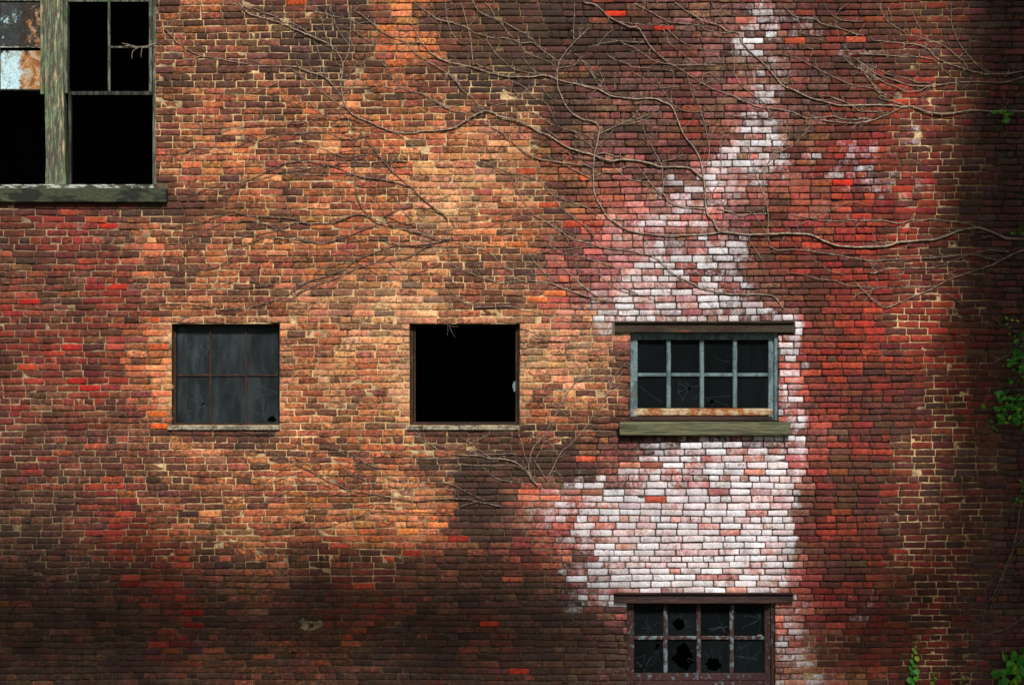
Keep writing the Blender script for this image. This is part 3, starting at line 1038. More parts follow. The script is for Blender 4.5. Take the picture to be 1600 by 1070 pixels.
# centre post, slightly flared at the foot
bm = bmesh.new()
add_box(bm, P(66, 290, 0.028), P(96, -78, 0.15), 0.006, 0.003, 16)
for v_ in bm.verts:
    f_ = (535 - (v_.co.z - ZC) * PPM)
    v_.co.x += 0.030 * (f_ / 290.0)
    if f_ > 250: v_.co.x += (v_.co.x - P(86, 0).x) * 0.10 * (f_ - 250) / 40
bm_obj('mullion', bm, M['green_paint'], w)
px_box('trim', 60, 65.4, -78, 146, 0.06, 0.13, M['green_paint'], w, 0.003, 0.002, 8)
px_box('trim', 96.6, 103, -78, 145, 0.05, 0.13, M['grey_wood'], w, 0.003, 0.002, 8)
px_box('trim', 103.6, 108, 146, 288, 0.07, 0.12, M['dark_wood'], w, 0.003, 0.001, 6)
px_box('trim', 230, 234.6, -78, 143, 0.075, 0.13, M['grey_wood'], w, 0.003, 0.002, 6)
px_box('trim', 239, 243, 146, 288, 0.050, 0.088, M['grey_wood'], w, 0.003, 0.002, 6)
px_box('rail', 104, 236, 141, 147, 0.075, 0.11, M['dark_wood'], w, 0.003, 0.001, 6)
px_box('rail', 104, 234, -70, -66, 0.075, 0.11, M['grey_wood'], w)
px_box('muntin', 165, 169, -66, 141, 0.078, 0.105, M['grey_wood'], w, 0.003, 0.001, 6)
px_box('muntin', 169.4, 230, 70, 73, 0.080, 0.105, M['grey_wood'], w, 0.002, 0.001, 4)
px_box('muntin', 103.4, 164.6, -2.5, 0.5, 0.080, 0.105, M['grey_wood'], w, 0.002)
px_box('muntin', 169.4, 230, -2.5, 0.5, 0.080, 0.105, M['grey_wood'], w, 0.002)
# left half: grimy panes in the upper sash, nothing below
px_box('muntin', -8, -4, -78, 138, 0.080, 0.105, M['grey_wood'], w, 0.002)
px_box('muntin', -3.6, 60, 70.2, 72.4, 0.078, 0.105, M['white_wood'], w, 0.001, 0.001, 5)
px_box('muntin', -74, -8.4, 70.2, 72.4, 0.078, 0.105, M['white_wood'], w, 0.001)
px_box('rail', -74, 60, -3.0, -0.5, 0.078, 0.105, M['grey_wood'], w)
px_box('rail', -74, 60, -70, -66, 0.078, 0.105, M['grey_wood'], w)
px_box('rail', -74, 62, 137.2, 139.4, 0.09, 0.105, M['dark_wood'], w, 0.002)
for (a_, b_) in ((-3.6, 60), (-74, -8.4)):
    pane('pane', a_, b_, 0, 70, 0.092, M['grimy'], w)
    pane('pane', a_, b_, 77, 137, 0.092, M['grimy'], w)
    pane('pane', a_, b_, -66, -3, 0.092, M['grimy'], w)
bm = bmesh.new()
add_box(bm, P(-90, 294.5, -0.012), P(240, 288.5, 0.19), 0.004, 0.003, 20)
bm_obj('inner_sill', bm, M['white_wood'], w)
sl = sill('sill', -100, 262, 293.5, 317, 0.055, M['mossy_sill'], 14, 0.005, w)

# --- plain opening on the left with a wired steel casement
w = frame_ring('window', 268, 437, 505, 666, 4.5, 3.2, 5, 4.5, 0.085, 0.125, M['steel_dark'], None, 0.002, 0.0006)
tag(w, 'small steel window of six dusty wired panes, cracked at lower corners')
cols_ = [272.8, 326.3, 381.8, 433.4]
for q in (1, 2):
    px_box('muntin', cols_[q] - 1.5, cols_[q] + 1.5, 510, 662, 0.088, 0.118, M['steel_dark'], w, 0.002, 0.0006, 5)
for q in range(3):
    px_box('muntin', cols_[q] + (1.7 if q else 0), cols_[q + 1] - 1.7, 585, 588, 0.092, 0.116, M['steel_dark'], w, 0.002)
hole_lr = [(417 + 7.5 * math.cos(t_) * rr.uniform(0.8, 1.15) + 6, 655 + 5 * math.sin(t_) * rr.uniform(0.7, 1.2) + 1) for t_ in [q * 2 * math.pi / 11 for q in range(11)]]
hole_ll = [(311, 632), (314, 630.5), (316, 628), (315.5, 632), (313, 634), (310, 636)]
for r_ in range(2):
    for q in range(3):
        y0_, y1_ = (510, 585) if r_ == 0 else (588, 662)
        hs = []
        if r_ and q == 2: hs = [[(min(432, max(384, a_)), min(660.5, b_)) for a_, b_ in hole_lr]]
        if r_ and q == 0: hs = [hole_ll]
        pane('pane', cols_[q] + 1, cols_[q + 1] - 1, y0_, y1_, 0.104, M['wire_glass'], w, hs)
L = clip_lines(star(313, 632, 7, 24, rr, 3, 2), 275, 325, 589, 660) + [[(276, 600), (282, 612), (290, 620), (300, 626), (311, 632)], [(276, 597), (286, 596), (297, 592)], [(277, 598), (281, 592)], [(313, 632), (317, 640), (321, 644)], [(285, 645), (300, 640), (311, 634)]]
L += clip_lines(star(419, 652, 8, 26, rr, 3, 8), 384, 432, 589, 661) + [[(384, 594), (398, 602), (410, 607), (430, 613)], [(384, 627), (400, 620), (415, 617), (430, 616)], [(384, 636), (400, 648), (414, 655)], [(402, 592), (404, 600), (412, 606)]]
for q in range(12):
    xx, yy = 306 + rr.uniform(0, 20), 531 + rr.uniform(-4, 22)
    L.append([(xx, yy), (xx + rr.uniform(-5, 4), yy + rr.uniform(3, 9)), (xx + rr.uniform(-5, 5), yy + rr.uniform(6, 14))])
ribbon('crack', L, 0.1032, M['crack'], w, 0.34)
sill('sill', 262, 438, 663.5, 671.5, 0.022, M['concrete'], 10, 0.003, w, 0.004)

# --- middle opening: only the rusted frame is left
w = frame_ring('window', 640.5, 812, 505, 665, 4.5, 3.4, 4, 3.6, 0.070, 0.13, M['steel_dark'], None, 0.002, 0.0006)
tag(w, 'empty black window opening with a bare rusted steel frame')
px_box('inner_stop', 646, 648.6, 510, 660, 0.080, 0.105, M['steel_dark'], w, 0.001)
px_box('inner_stop', 805.6, 808, 510, 660, 0.080, 0.105, M['steel_dark'], w, 0.001)
bm = bmesh.new()
for (a_, b_, c_, d_) in ((800.8, 805.4, 600, 607), (802.2, 805.4, 596, 612)):
    add_box(bm, P(a_, d_, 0.078 + 0.002 * (d_ - 600) / 10), P(b_, c_, 0.098), 0.002, 0.0)
bm_obj('latch', bm, M['blue_grey'], w)
bm = bmesh.new()
add_box(bm, P(645, 664, 0.045), P(808, 659.5, 0.069), 0.002, 0.001, 8)
bm_obj('rail', bm, M['lintel_red'], w)
sill('sill', 636, 811, 664, 671.5, 0.022, M['concrete'], 10, 0.003, w, 0.004)


def eight_pane(x0, x1, y0, y1, colx, ymid, bot, mats, label, holes, see):
    """steel window of two rows of four panes with chunky bars"""
    fm, bm_, rm, gm = mats
    w_ = frame_ring('window', x0, x1, y0, y1, colx[0] - x0 - 1.5, x1 - colx[4] - 1.5, 12 if see else 5, 4, 0.060, 0.13, fm, None, 0.007, 0.0012)
    tag(w_, label)
    ytop = y0 + (11 if see else 4)
    px_box('casing', x1 - 5.4, x1 + 0.6, y0, y1, 0.030, 0.0585, fm, w_, 0.004, 0.001, 6)
    for q in (1, 2, 3):
        px_box('muntin', colx[q] - 3.4, colx[q] + 3.4, ytop, bot, 0.066, 0.112, bm_, w_, 0.010, 0.0006, 5)
    for q in range(4):
        px_box('muntin', colx[q] + (3.6 if q else -1.2), colx[q + 1] - (3.6 if q < 3 else -1.2), ymid - 3.0, ymid + 3.0, 0.070, 0.110, bm_, w_, 0.008, 0.0006)
    px_box('rail', x0 + 5, x1 - 6.5, bot, bot + 11, 0.058, 0.12, rm, w_, 0.006, 0.001, 8)
    for r_ in range(2):
        for q in range(4):
            a_, b_ = colx[q] + (2 if q else -2), colx[q + 1] - (2 if q < 3 else -2)
            c_, d_ = (ytop, ymid) if r_ == 0 else (ymid, bot)
            pane('pane', a_, b_, c_ - 1, d_ + 1, 0.092, gm, w_, holes.get((r_, q), []))
    return w_


# --- right window: blue-grey with a rust-bled bottom rail
small = [[(1076, 607), (1078.5, 604.5), (1081, 606.5), (1080, 609), (1077, 609.5)]]
small2 = [[(1111, 627), (1114, 624.5), (1118, 626), (1116.5, 630), (1113, 631)]]
w = eight_pane(985, 1216, 519, 657, [998.5, 1046, 1098, 1150, 1200.5], 586, 638.5, (M['blue_grey'], M['blue_grey'], M['rust_rail'], M['dark_glass']),
               'blue grey window of eight dark panes with a rust stained bottom rail', {(1, 1): small, (1, 2): small2}, True)
L = [[(1062, 597), (1067, 602), (1076, 607)], [(1058, 614), (1066, 611), (1076, 608)], [(1066, 630), (1071, 619), (1077, 609)], [(1081, 606), (1093, 603)], [(1078, 604), (1076, 600), (1072, 598)],
     [(1063, 599), (1061, 606), (1063, 616), (1068, 626)], [(1082, 621), (1088, 624), (1091, 619), (1088, 616)], [(1103, 623), (1112, 621), (1126, 620), (1143, 619)], [(1118, 626), (1130, 631), (1142, 635)],
     [(1111, 627), (1106, 624)], [(1115, 631), (1114, 637)], [(1000, 603), (1012, 612), (1022, 620), (1036, 629)], [(1118, 558), (1130, 563), (1143, 567)]]
ribbon('crack', L, 0.0912, M['crack'], w, 0.34)
bm = bmesh.new()
add_box(bm, P(986, 657, 0.045), P(1208, 650.5, 0.057), 0.003, 0.001, 8)
bm_obj('rail', bm, M['lintel_red'], w)
sill('sill', 967, 1233, 658, 680, 0.075, M['olive_sill'], 14, 0.005, w, 0.010)
tag(channel('lintel', 961, 1241, 502, 519, 0.12, M['lintel_olive']), 'rusty olive steel lintel over the blue grey window')

# --- low window at the bottom: smashed panes
h01 = [[(1051, 975), (1057, 970), (1063, 966.5), (1070, 970), (1072, 978), (1070, 983), (1063, 987), (1056, 983)]]
h11 = [[(1059, 1013), (1066, 1010), (1071, 1006), (1077, 1011), (1082, 1023), (1084, 1031), (1088, 1038), (1078, 1045), (1077, 1050), (1072, 1048), (1066, 1046), (1058, 1039), (1050, 1033), (1058, 1024)]]
h12 = [[(1103, 1039), (1108, 1032), (1116, 1030.5), (1124, 1031), (1128, 1038), (1127, 1046), (1122, 1050), (1114, 1049), (1106, 1048)]]
h10 = [[(1025, 1012), (1030, 1007), (1033, 1010), (1029, 1016), (1025, 1018)]]
w = eight_pane(980, 1211, 940, 1094, [993, 1041, 1093, 1145, 1194.5], 998.5, 1053.5, (M['maroon'], M['maroon_grey'], M['maroon'], M['dark_glass']),
               'low maroon window with smashed wired panes and flaking grey paint', {(0, 1): h01, (1, 1): h11, (1, 2): h12, (1, 0): h10}, False)
L = []
for (sx_, sy_, n_, r_, hub, q, rw) in ((1016, 983, 7, 28, 1, 0, 0), (1061, 977, 10, 24, 11, 1, 0), (1131, 982, 12, 22, 1, 2, 0), (1190, 968, 9, 30, 1, 3, 0), (1007, 1044, 11, 26, 3, 0, 1),
                                       (1068, 1028, 9, 30, 19, 1, 1), (1117, 1040, 12, 24, 12, 2, 1), (1172, 1030, 9, 34, 1, 3, 1), (1160, 1015, 5, 16, 1, 3, 1), (1030, 1012, 8, 18, 6, 0, 1)):
    xa, xb = [(995, 1038), (1046, 1090), (1098, 1142), (1150, 1193)][q]
    ya, yb = ((945, 994), (1002, 1052))[rw]
    L += clip_lines(star(sx_, sy_, n_, r_, rr, 3, hub), xa, xb, ya, yb)
L += [[(1171, 1033), (1180, 1027), (1192, 1017)], [(1152, 1020), (1158, 1016), (1166, 1013)], [(1174, 978), (1180, 975), (1187, 971)], [(994, 1031), (1002, 1028), (1011, 1025)]]
ribbon('crack', L, 0.0912, M['crack'], w, 0.22)
px_box('rail', 992, 1196, 1064.7, 1092, 0.064, 0.12, M['maroon'], w, 0.005, 0.001, 6)
px_box('putty_chip', 1185, 1192, 993, 996, 0.058, 0.07, M['concrete'], w, 0.004)
sill('sill', 968, 1224, 1095, 1116, 0.07, M['olive_sill'], 14, 0.005, w, 0.010)
tag(channel('lintel', 959, 1238, 925, 941, 0.12, M['lintel_red']), 'rusty dark red steel lintel over the low smashed window')

# ------------------------------------------------------------------ bare climbing vines: each plant a main stem with its branches
# sheets: origin and scale of the wall drawing each stroke was sketched on
SH = {}
for q, ox in enumerate((240, 460, 680, 900, 1120, 1340)):
    SH['T%d' % (q + 1)] = (ox, 0, 6.154)
    SH['U%d' % (q + 1)] = (ox, 150, 6.154)
    SH['L%d' % (q + 1)] = (ox, 310, 6.154)
SH.update(M1=(360, 660, 6.154), M2=(600, 660, 6.154), Q=(780, 520, 4.459), R1=(1450, 480, 4.867), R2=(1450, 780, 4.867), R3=(1380, 930, 7.27), W2=(580, 460, 4.459), A=(0, 0, 2.9725))


def stroke(s):
    out = []
    ox, oy, k_ = 0, 0, 1
    for tok in s.split():
        if ',' not in tok:
            ox, oy, k_ = SH[tok]
        else:
            a_, b_ = tok.split(',')
            out.append((ox + float(a_) / k_, oy + float(b_) / k_))
    return out


# name-label, category, material, then strokes "start width, end width, path"; the first stroke is the main stem
VINES = [
 ('thickest pale bare vine, entering at the right edge and forking up over the whitewashed bricks', 'vine', [
  (3.9, 2.6, "L6 1600,392 1560,390 1430,385 1340,350 1250,310 1160,285 1050,295 950,320 830,370 720,400 600,405 430,420 300,450 230,465 0,468 L5 1280,465 1150,455 1040,420 950,370 860,345 660,340 480,345 320,350 200,340 60,320 L4 1500,335 1400,325 1350,290 1320,220 1265,160 1250,100 1240,0 U4 1235,900 1225,800 1210,700 1190,600 1140,510 1060,410 1000,300 960,190 910,95 840,60 750,25 580,30 430,20 T4 330,920 250,880 150,840 0,810 T3 1540,860 1440,825 1300,800 1175,770"),
  (2.6, 1.4, "T3 1175,770 1100,735 1040,725 950,740 850,740 740,745 640,730 510,700 400,665 300,635 200,615 130,600 60,575 0,540 T2 1500,605 1430,580 1330,525 1280,480 1220,415 1080,405 1000,375 900,340 830,290 740,220 650,150 590,110 570,90"),
  (1.8, 1.0, "T2 1220,415 1170,310 1130,220 1120,130 1080,100"),
  (1.6, 1.4, "T2 1080,410 1140,490 1250,570 1330,620 1430,680 1530,740 1599,830 T3 130,715 180,745 240,845 330,925 400,990 470,1060 U3 390,60 430,110 470,140"),
  (1.2, 0.8, "T2 1060,410 950,430 850,435 720,400 650,350 550,290 440,250 380,230 330,300"),
  (1.7, 1.2, "T3 370,635 355,520 340,400 320,300 290,180 270,100 250,25"),
  (1.6, 1.4, "T2 1160,28 1190,60 1260,110 1350,170 1480,215 T3 0,185 130,215 220,240 310,270 380,320 480,345 570,370 650,365 730,380 800,410 850,420 930,410 1000,460 1070,510 1120,550 1190,590"),
  (1.6, 1.3, "T3 370,20 380,60 420,110 500,155 600,190 700,240 790,290 850,320 940,385 1000,450"),
  (1.2, 1.0, "T3 480,30 540,90 580,170 620,210 680,290 740,360 780,400"),
  (1.1, 1.1, "T3 95,30 110,150 130,250 170,330 240,410 320,430"), (1.0, 0.8, "T3 150,30 240,90"),
  (2.2, 1.2, "T3 1175,770 1175,690 1195,590 1250,510 1320,430 1380,360 1430,320 1490,260"),
  (1.2, 0.9, "T3 1330,410 1330,300 1335,180 1340,25"), (1.1, 0.8, "T3 1380,350 1390,270 1420,210"),
  (1.2, 1.0, "T3 470,370 530,440 580,520 640,570 720,640 800,680 900,700 1000,720"), (1.2, 1.0, "T3 820,440 900,520 1000,560 1080,590 1150,640 1175,690"),
  (1.0, 0.9, "T3 840,550 890,620 950,680 1040,725"), (1.0, 0.9, "T3 380,610 480,650 560,680 640,730"),
  (1.3, 0.9, "T3 1190,650 1320,635 1380,595 1420,590 1480,650 1530,740 1599,810 T4 130,940 330,960"), (0.9, 0.7, "T3 1250,540 1310,510 1360,480"),
  (1.0, 0.9, "T3 1340,520 1420,580"), (0.9, 0.8, "T3 1020,820 1080,910 1150,970 1230,990"), (1.1, 0.9, "T3 760,990 780,940 860,880 940,830 1010,780"),
  (1.1, 1.0, "T3 750,860 800,920 860,1000 890,1060 U3 960,170 1060,240 1140,280 1210,305 1300,330 1400,360 1500,400 1550,430"), (1.0, 0.9, "T3 700,765 780,800 860,840 900,890 960,940 1060,990 1110,1060 U3 1130,190 1170,260 1210,305"),
  (1.0, 0.9, "T3 750,980 600,1010 540,1000 450,970"), (1.0, 0.9, "U3 760,60 770,140 800,240 830,340 880,420 950,490 1050,560 1140,620"),
  (3.1, 2.2, "L4 1400,325 1200,350 930,355 800,355 700,345 600,330 500,305 400,250 300,180 230,60 190,0 U3 1560,1000 1530,930 1520,820 1520,700 1530,600 1545,500 1570,400 1570,300 1520,250 1400,220 1320,170 1250,90 1210,0 T3 1180,850 1175,770"),
  (2.0, 1.5, "U3 1520,700 1440,665 1340,660 1200,640 1120,625 1000,610 900,570 800,490 740,440 680,400 650,360 560,310 480,250"),
  (1.9, 1.6, "U3 1500,800 1450,770 1330,710 1240,660 1140,620"),
  (1.3, 1.0, "U3 1530,600 1420,600 1330,580 1240,520"), (1.3, 0.9, "U3 1540,520 1470,460 1380,380 1300,320"), (1.2, 0.9, "U3 1200,420 1100,340 1060,310"),
  (1.8, 1.0, "U4 215,370 300,330 390,290 470,255 540,215 590,150 630,60"), (1.2, 0.8, "U4 500,250 560,230 640,205 720,170 820,110"), (1.1, 0.8, "U4 390,280 530,265 640,235 750,190 850,120"),
  (1.0, 0.9, "U4 230,480 270,420 330,370 360,320"), (0.9, 0.7, "U4 440,260 460,200 470,120 500,75"), (1.0, 0.7, "U4 230,300 270,330 300,380"),
  (1.6, 1.0, "U4 175,775 250,745 380,730 430,700 500,680 560,650"), (1.5, 1.1, "U4 360,650 370,700 420,740 500,795 600,820 720,825"),
  (2.0, 1.6, "L4 1245,100 1180,95 1010,85 930,50 870,10 U4 850,960 760,890 700,820 650,750 600,690"), (1.2, 0.9, "U4 850,960 760,910 680,870 620,830"),
  (1.5, 0.9, "U4 840,950 835,850 825,690 800,620 760,550 720,470 680,400 645,310 630,230 600,180"), (1.3, 0.8, "U4 820,630 900,620 960,600 1030,570 1080,560"), (0.9, 0.7, "U4 980,580 1000,530 1040,500"),
  (1.5, 1.0, "U4 1210,700 1240,660 1275,600 1280,500 1265,420 1240,290 1220,200 1190,110 1160,40 T4 1140,960 1100,840 1070,720"), (1.0, 0.7, "U4 1220,310 1240,330 1260,350"), (1.0, 0.7, "U4 1040,340 1060,290 1150,220"),
  (1.5, 0.9, "U4 1250,1060 1300,950 1380,810 1395,680 1390,520 1400,410 1450,310 1520,230"), (1.1, 0.8, "U4 1395,490 1440,420 1500,340 1590,240"),
  (1.2, 0.8, "U4 920,80 1000,130 1090,155 1190,155 1300,180 1400,195 1500,190 1600,200"), (0.9, 0.7, "U4 1190,155 1080,100 1030,50"),
  (1.9, 1.0, "L5 490,145 480,70 460,0 U5 450,900 450,760 490,650 530,560 600,490 650,400 670,300 730,220"), (1.4, 0.8, "U5 450,960 400,820 350,700 320,590 300,440 280,340"),
  (1.4, 0.8, "U5 560,550 660,515 740,470 810,400 870,320 890,270"), (1.1, 0.8, "U5 530,540 525,430 500,340"), (1.5, 1.2, "L5 490,145 490,300 495,420"),
  (1.7, 1.3, "L5 490,145 400,150 300,155 230,170 180,150 100,125 0,95 L4 1500,130 1400,110 1310,95"), (1.1, 0.8, "L4 1245,150 1180,140 1100,130 1070,115"),
  (1.0, 0.7, "L5 90,310 95,230 110,150 150,60"), (1.0, 0.8, "L5 350,130 400,210 450,290 490,340"),
  (1.1, 0.8, "L5 310,360 320,420 380,510 440,600 445,680 475,725"), (0.9, 0.7, "L5 270,430 330,490 390,540"),
  (2.1, 1.3, "L6 1160,285 1100,255 1020,240 900,225 800,210 720,200 630,210 530,210 450,225 380,240 260,215 130,210 0,210 L5 1450,215 1300,210 1150,215 1050,210 930,195 800,170 700,150"),
  (0.9, 0.7, "L5 930,190 1000,150 1150,95 1240,50 1350,40 1480,70"), (0.8, 0.6, "L5 880,215 750,270"), (1.1, 0.8, "L6 1210,310 1100,350 1000,390 950,385 920,355"), (0.9, 0.7, "L6 1300,360 1150,390 1000,410 880,420"),
 ]),
 ('long vine limb curving down then up across the upper middle bricks to the top left', 'vine', [
  (3.2, 2.0, "U4 1215,795 1150,740 1080,690 960,685 820,685 700,650 560,620 450,615 350,628 250,605 180,575 90,550 0,530 U3 1480,560 1380,535 1280,500 1180,440 1080,380 970,330 880,280 760,230 640,205 560,165 470,150 380,190 250,270 200,300 130,325 0,335 U2 1480,325 1380,335 1260,340 1200,345 1140,360 980,350 860,315 790,285 720,250 650,220 580,195 530,150 500,100 475,40 T2 500,1050 470,940 455,860 450,780 465,700 465,610 410,510 340,430 260,395 180,360 90,320 0,280 T1 1530,360 1450,320 1370,290 1240,230 1130,200 1010,160 930,140 870,90 820,30"),
  (1.6, 1.2, "U4 180,575 250,550 330,570 450,600 560,620"), (1.5, 1.2, "U3 380,190 300,165 220,150 150,135 80,90 0,60 T2 1500,1060 1420,1000 1330,965 1250,910 1120,880 1040,850 960,770 920,700 880,640 820,595"),
  (1.1, 0.8, "T2 1040,850 960,855 900,840 830,820"), (1.0, 0.7, "T2 880,640 865,560 850,470"), (0.9, 0.7, "T2 1010,800 1015,690 1035,540 1040,470"),
  (1.6, 1.1, "T2 470,620 490,580 525,500 530,420 540,300 545,150 550,25"), (1.1, 0.9, "T2 550,130 600,80 680,28"),
  (1.7, 1.3, "T2 470,940 380,830 300,730 270,630 230,500 190,390 180,360"), (1.4, 1.1, "T2 340,430 320,400 290,300 260,170 230,110 185,28"),
  (1.2, 0.9, "T2 525,430 450,330 395,240 360,170 340,90 330,28"), (1.1, 0.8, "T2 395,240 380,150 350,80 360,30"), (1.3, 1.0, "T2 650,250 560,200 480,180 390,160 310,140 240,125 150,90 70,30"),
  (1.5, 1.2, "T1 1530,360 1450,290 1370,240 1280,210 1200,180 1060,120 960,85 880,65 720,30"), (1.0, 0.8, "T1 1280,210 1220,130 1150,60 1130,28"), (1.0, 0.8, "T1 1200,180 1150,110 1090,28"),
  (1.9, 1.3, "T2 380,830 300,750 200,710 120,690 40,650 T1 1500,690 1390,650 1250,640 1100,640 940,630 850,610 740,590 640,570 530,550 430,530 330,480 230,410 180,350 110,280 60,250"),
  (1.3, 1.0, "T1 530,550 430,550 370,575 320,570 240,530 130,480 60,430 0,405"), (0.9, 0.7, "T1 520,530 460,460 395,410"), (0.9, 0.7, "T1 230,520 180,430 110,340 40,290 0,265"),
  (1.0, 0.8, "T1 180,330 180,270 190,220 240,140 290,80 320,35"), (1.0, 0.8, "T1 1050,620 990,590 950,590"), (1.1, 0.8, "T1 1390,640 1370,590 1360,540"), (0.8, 0.6, "T1 1350,320 1350,180 1350,28"),
  (1.5, 1.1, "U2 500,110 430,80 330,10 T2 330,940 230,850 130,780 60,720 0,690 T1 1430,710 1330,670"), (1.2, 0.9, "U2 640,260 540,230 430,205 320,190 200,120 150,60 T2 130,960 120,920 100,820 60,740 0,720"), (1.0, 0.9, "T1 1390,740 1300,740 1200,790 1100,840 1000,880 870,905 660,900 560,880 440,855"),
  (1.2, 0.8, "T2 480,740 540,690 600,610 660,530 700,410"), (1.1, 0.8, "T2 490,740 560,725 620,735 660,770 670,850 690,940 710,1060"), (1.1, 0.8, "T2 490,920 540,870 580,790 620,700 640,640 700,560 730,480 720,440"),
  (0.9, 0.7, "T2 290,680 300,610 350,520"), (0.9, 0.7, "T2 465,640 400,600 390,500"), (0.9, 0.7, "T2 690,880 820,840 830,800 740,760 690,720"), (0.8, 0.6, "T2 300,1050 260,1000"), (0.9, 0.7, "U2 1120,385 1200,400 1260,420"), (1.1, 0.8, "U2 990,360 1080,440 1150,500 1220,545 1280,575"), (0.8, 0.6, "U2 980,360 920,390 890,430"),
 ]),
 ('pale vine sweeping from the right edge below the topmost stems to the top centre', 'vine', [
  (3.4, 2.0, "U6 1600,152 1570,150 1430,145 1280,148 1100,140 980,155 880,175 760,175 650,155 560,120 500,105 440,110 350,95 200,90 0,88 U5 1400,90 1200,92 1100,75 1000,50 900,25 T5 860,930 760,880 630,820 560,740 480,650 400,570 310,490 240,410 210,330 150,310 T4 1500,310 1440,300 1380,250 1250,215 1160,170 1060,110 990,60 950,28"),
  (2.3, 1.6, "U6 440,110 380,135 300,175 200,215 130,240 50,260 U5 1500,225 1380,260 1250,260 1100,245 980,225"),
  (2.1, 1.3, "U6 130,225 0,215 U5 1440,215 1300,230 1200,220 1130,195 1080,205 990,210 870,220 800,190 700,150 560,125 490,115 390,105 290,65 200,30 T4 1599,960 1500,920 1380,880 1300,850 1220,810 1130,750 1040,690 980,660 900,620 830,610 740,580 650,520 560,460 480,430 400,390 330,390"),
  (1.4, 1.0, "T4 1500,310 1430,230 1360,130 1300,28"), (1.0, 0.8, "T4 1380,130 1400,80 1470,40"), (1.0, 0.8, "T4 1240,210 1215,120 1210,30"),
  (1.6, 1.1, "U5 1599,150 1390,150 1320,110 1200,50 1100,20 T5 1200,970 1080,930 1000,920 960,880"), (1.5, 0.9, "T5 480,1030 430,970 360,920 290,870 220,810 180,740 165,640 180,520 200,400"), (1.1, 0.8, "T5 470,660 380,635 280,625"),
  (1.5, 1.0, "U6 250,0 200,20 T6 450,1010 380,990 300,960 230,920 180,860 150,820 T5 1599,900 1480,850 1350,830 1250,800 1160,760 1080,720 960,660 880,620 800,580 760,560 640,530 560,500"),
  (1.0, 0.7, "U5 540,220 480,210 430,190 380,160 360,130"), (1.3, 0.9, "U5 430,190 330,180 220,195 120,190 60,150"), (0.9, 0.7, "U5 170,190 210,150"), (1.0, 0.8, "U5 430,130 300,110 220,110"),
  (0.9, 0.7, "T5 730,830 700,760 660,690 600,640 540,600 480,570"), (0.9, 0.7, "T5 520,890 440,850 370,820 320,760 270,740"),
  (1.2, 0.8, "T4 1220,810 1220,740 1270,700 1300,710 1380,780"), (0.9, 0.7, "T4 1220,810 1300,780 1330,740"), (0.9, 0.7, "T4 1130,850 1170,820 1220,800"),
  (1.1, 0.8, "T4 280,520 380,580 470,610 560,650 700,660 830,670 950,690"), (1.1, 0.8, "T4 540,690 640,750 740,810 840,860"), (1.1, 0.8, "T4 680,680 760,740 800,820 870,920 920,990 910,900 930,840 940,720 910,660"),
  (1.0, 0.8, "T4 210,590 215,650 250,740 280,840 310,900"), (1.2, 0.9, "T4 50,580 130,680 200,790 300,880 420,920 460,930"), (1.0, 0.8, "T4 150,440 210,440 270,360 350,290 400,280"), (1.2, 0.8, "T4 660,415 560,405 400,400 250,420 130,460"),
  (0.9, 0.7, "T4 0,380 50,350 130,270"), (0.9, 0.7, "T4 380,870 370,760 390,670"), (1.0, 0.8, "T4 820,850 1020,830"), (0.9, 0.7, "U4 1240,80 1300,150 1330,90"),
 ]),
 ('bare vine zigzagging from the top edge beside the brightest red brick', 'vine', [
  (2.4, 1.5, "T4 75,28 180,50 250,100 320,170 400,210 460,240 520,265 590,270 640,330 680,400 740,480 790,530 860,590 930,625 1100,625 1250,625 1360,628"),
  (1.5, 1.1, "T4 570,40 640,80 700,110 760,140 820,180 900,215 1000,225 1130,235 1200,250 1250,290 1400,315 1500,320"), (1.2, 0.9, "T4 400,215 600,235 820,240 950,270 1100,300"), (1.0, 0.8, "T4 190,60 200,100 260,130"),
  (1.2, 0.9, "T4 860,270 950,350 1040,420 1140,450 1250,485 1340,495 1450,495"), (1.0, 0.8, "T4 820,250 870,340 890,410 990,490 1080,570 1200,640"), (0.9, 0.7, "T4 1200,360 1250,430 1290,470"), (1.0, 0.8, "T4 640,28 740,50 820,50 850,30"), (0.9, 0.7, "T4 1290,510 1400,560 1500,610"), (0.9, 0.7, "T4 1080,470 1140,520 1200,550"),
 ]),
 ('uppermost bare vine at the right edge, its three stems fanning to the top right corner', 'vine', [
  (2.3, 1.3, "T6 1600,688 1570,690 1430,710 1280,715 1210,715 1100,690 1000,655 900,630 820,590 750,560 700,500 640,455 540,430 430,420 340,410 250,400 150,390 120,350"),
  (1.7, 1.1, "T6 1060,665 1020,600 960,550 880,480 800,430 700,395 630,370 550,345 480,340 420,290 350,255 280,200 240,130 220,90 190,28"), (1.0, 0.8, "T6 220,90 225,28"), (1.1, 0.8, "T6 270,160 300,90 330,28"), (1.0, 0.8, "T6 320,220 310,120 260,40"),
  (1.7, 1.1, "T6 1270,710 1190,660 1120,600 1060,530 1000,460 960,390 920,300 900,220 895,100 905,28"), (0.9, 0.7, "T6 900,220 860,180"), (0.9, 0.7, "T6 890,130 865,90"), (1.0, 0.8, "T6 610,290 570,220 540,150 510,80 520,30"), (0.9, 0.7, "T6 560,190 600,160"),
  (1.7, 1.2, "T6 740,575 640,560 540,545 480,535 380,540 200,530 50,525 0,520 T5 1500,520 1300,500 1200,490"), (1.0, 0.8, "T6 800,560 770,520 740,480 680,430"), (0.9, 0.7, "T6 700,540 670,500"),
 ]),
 ('second vine at the right edge, low stems running left past the three pale dotted bricks', 'vine', [
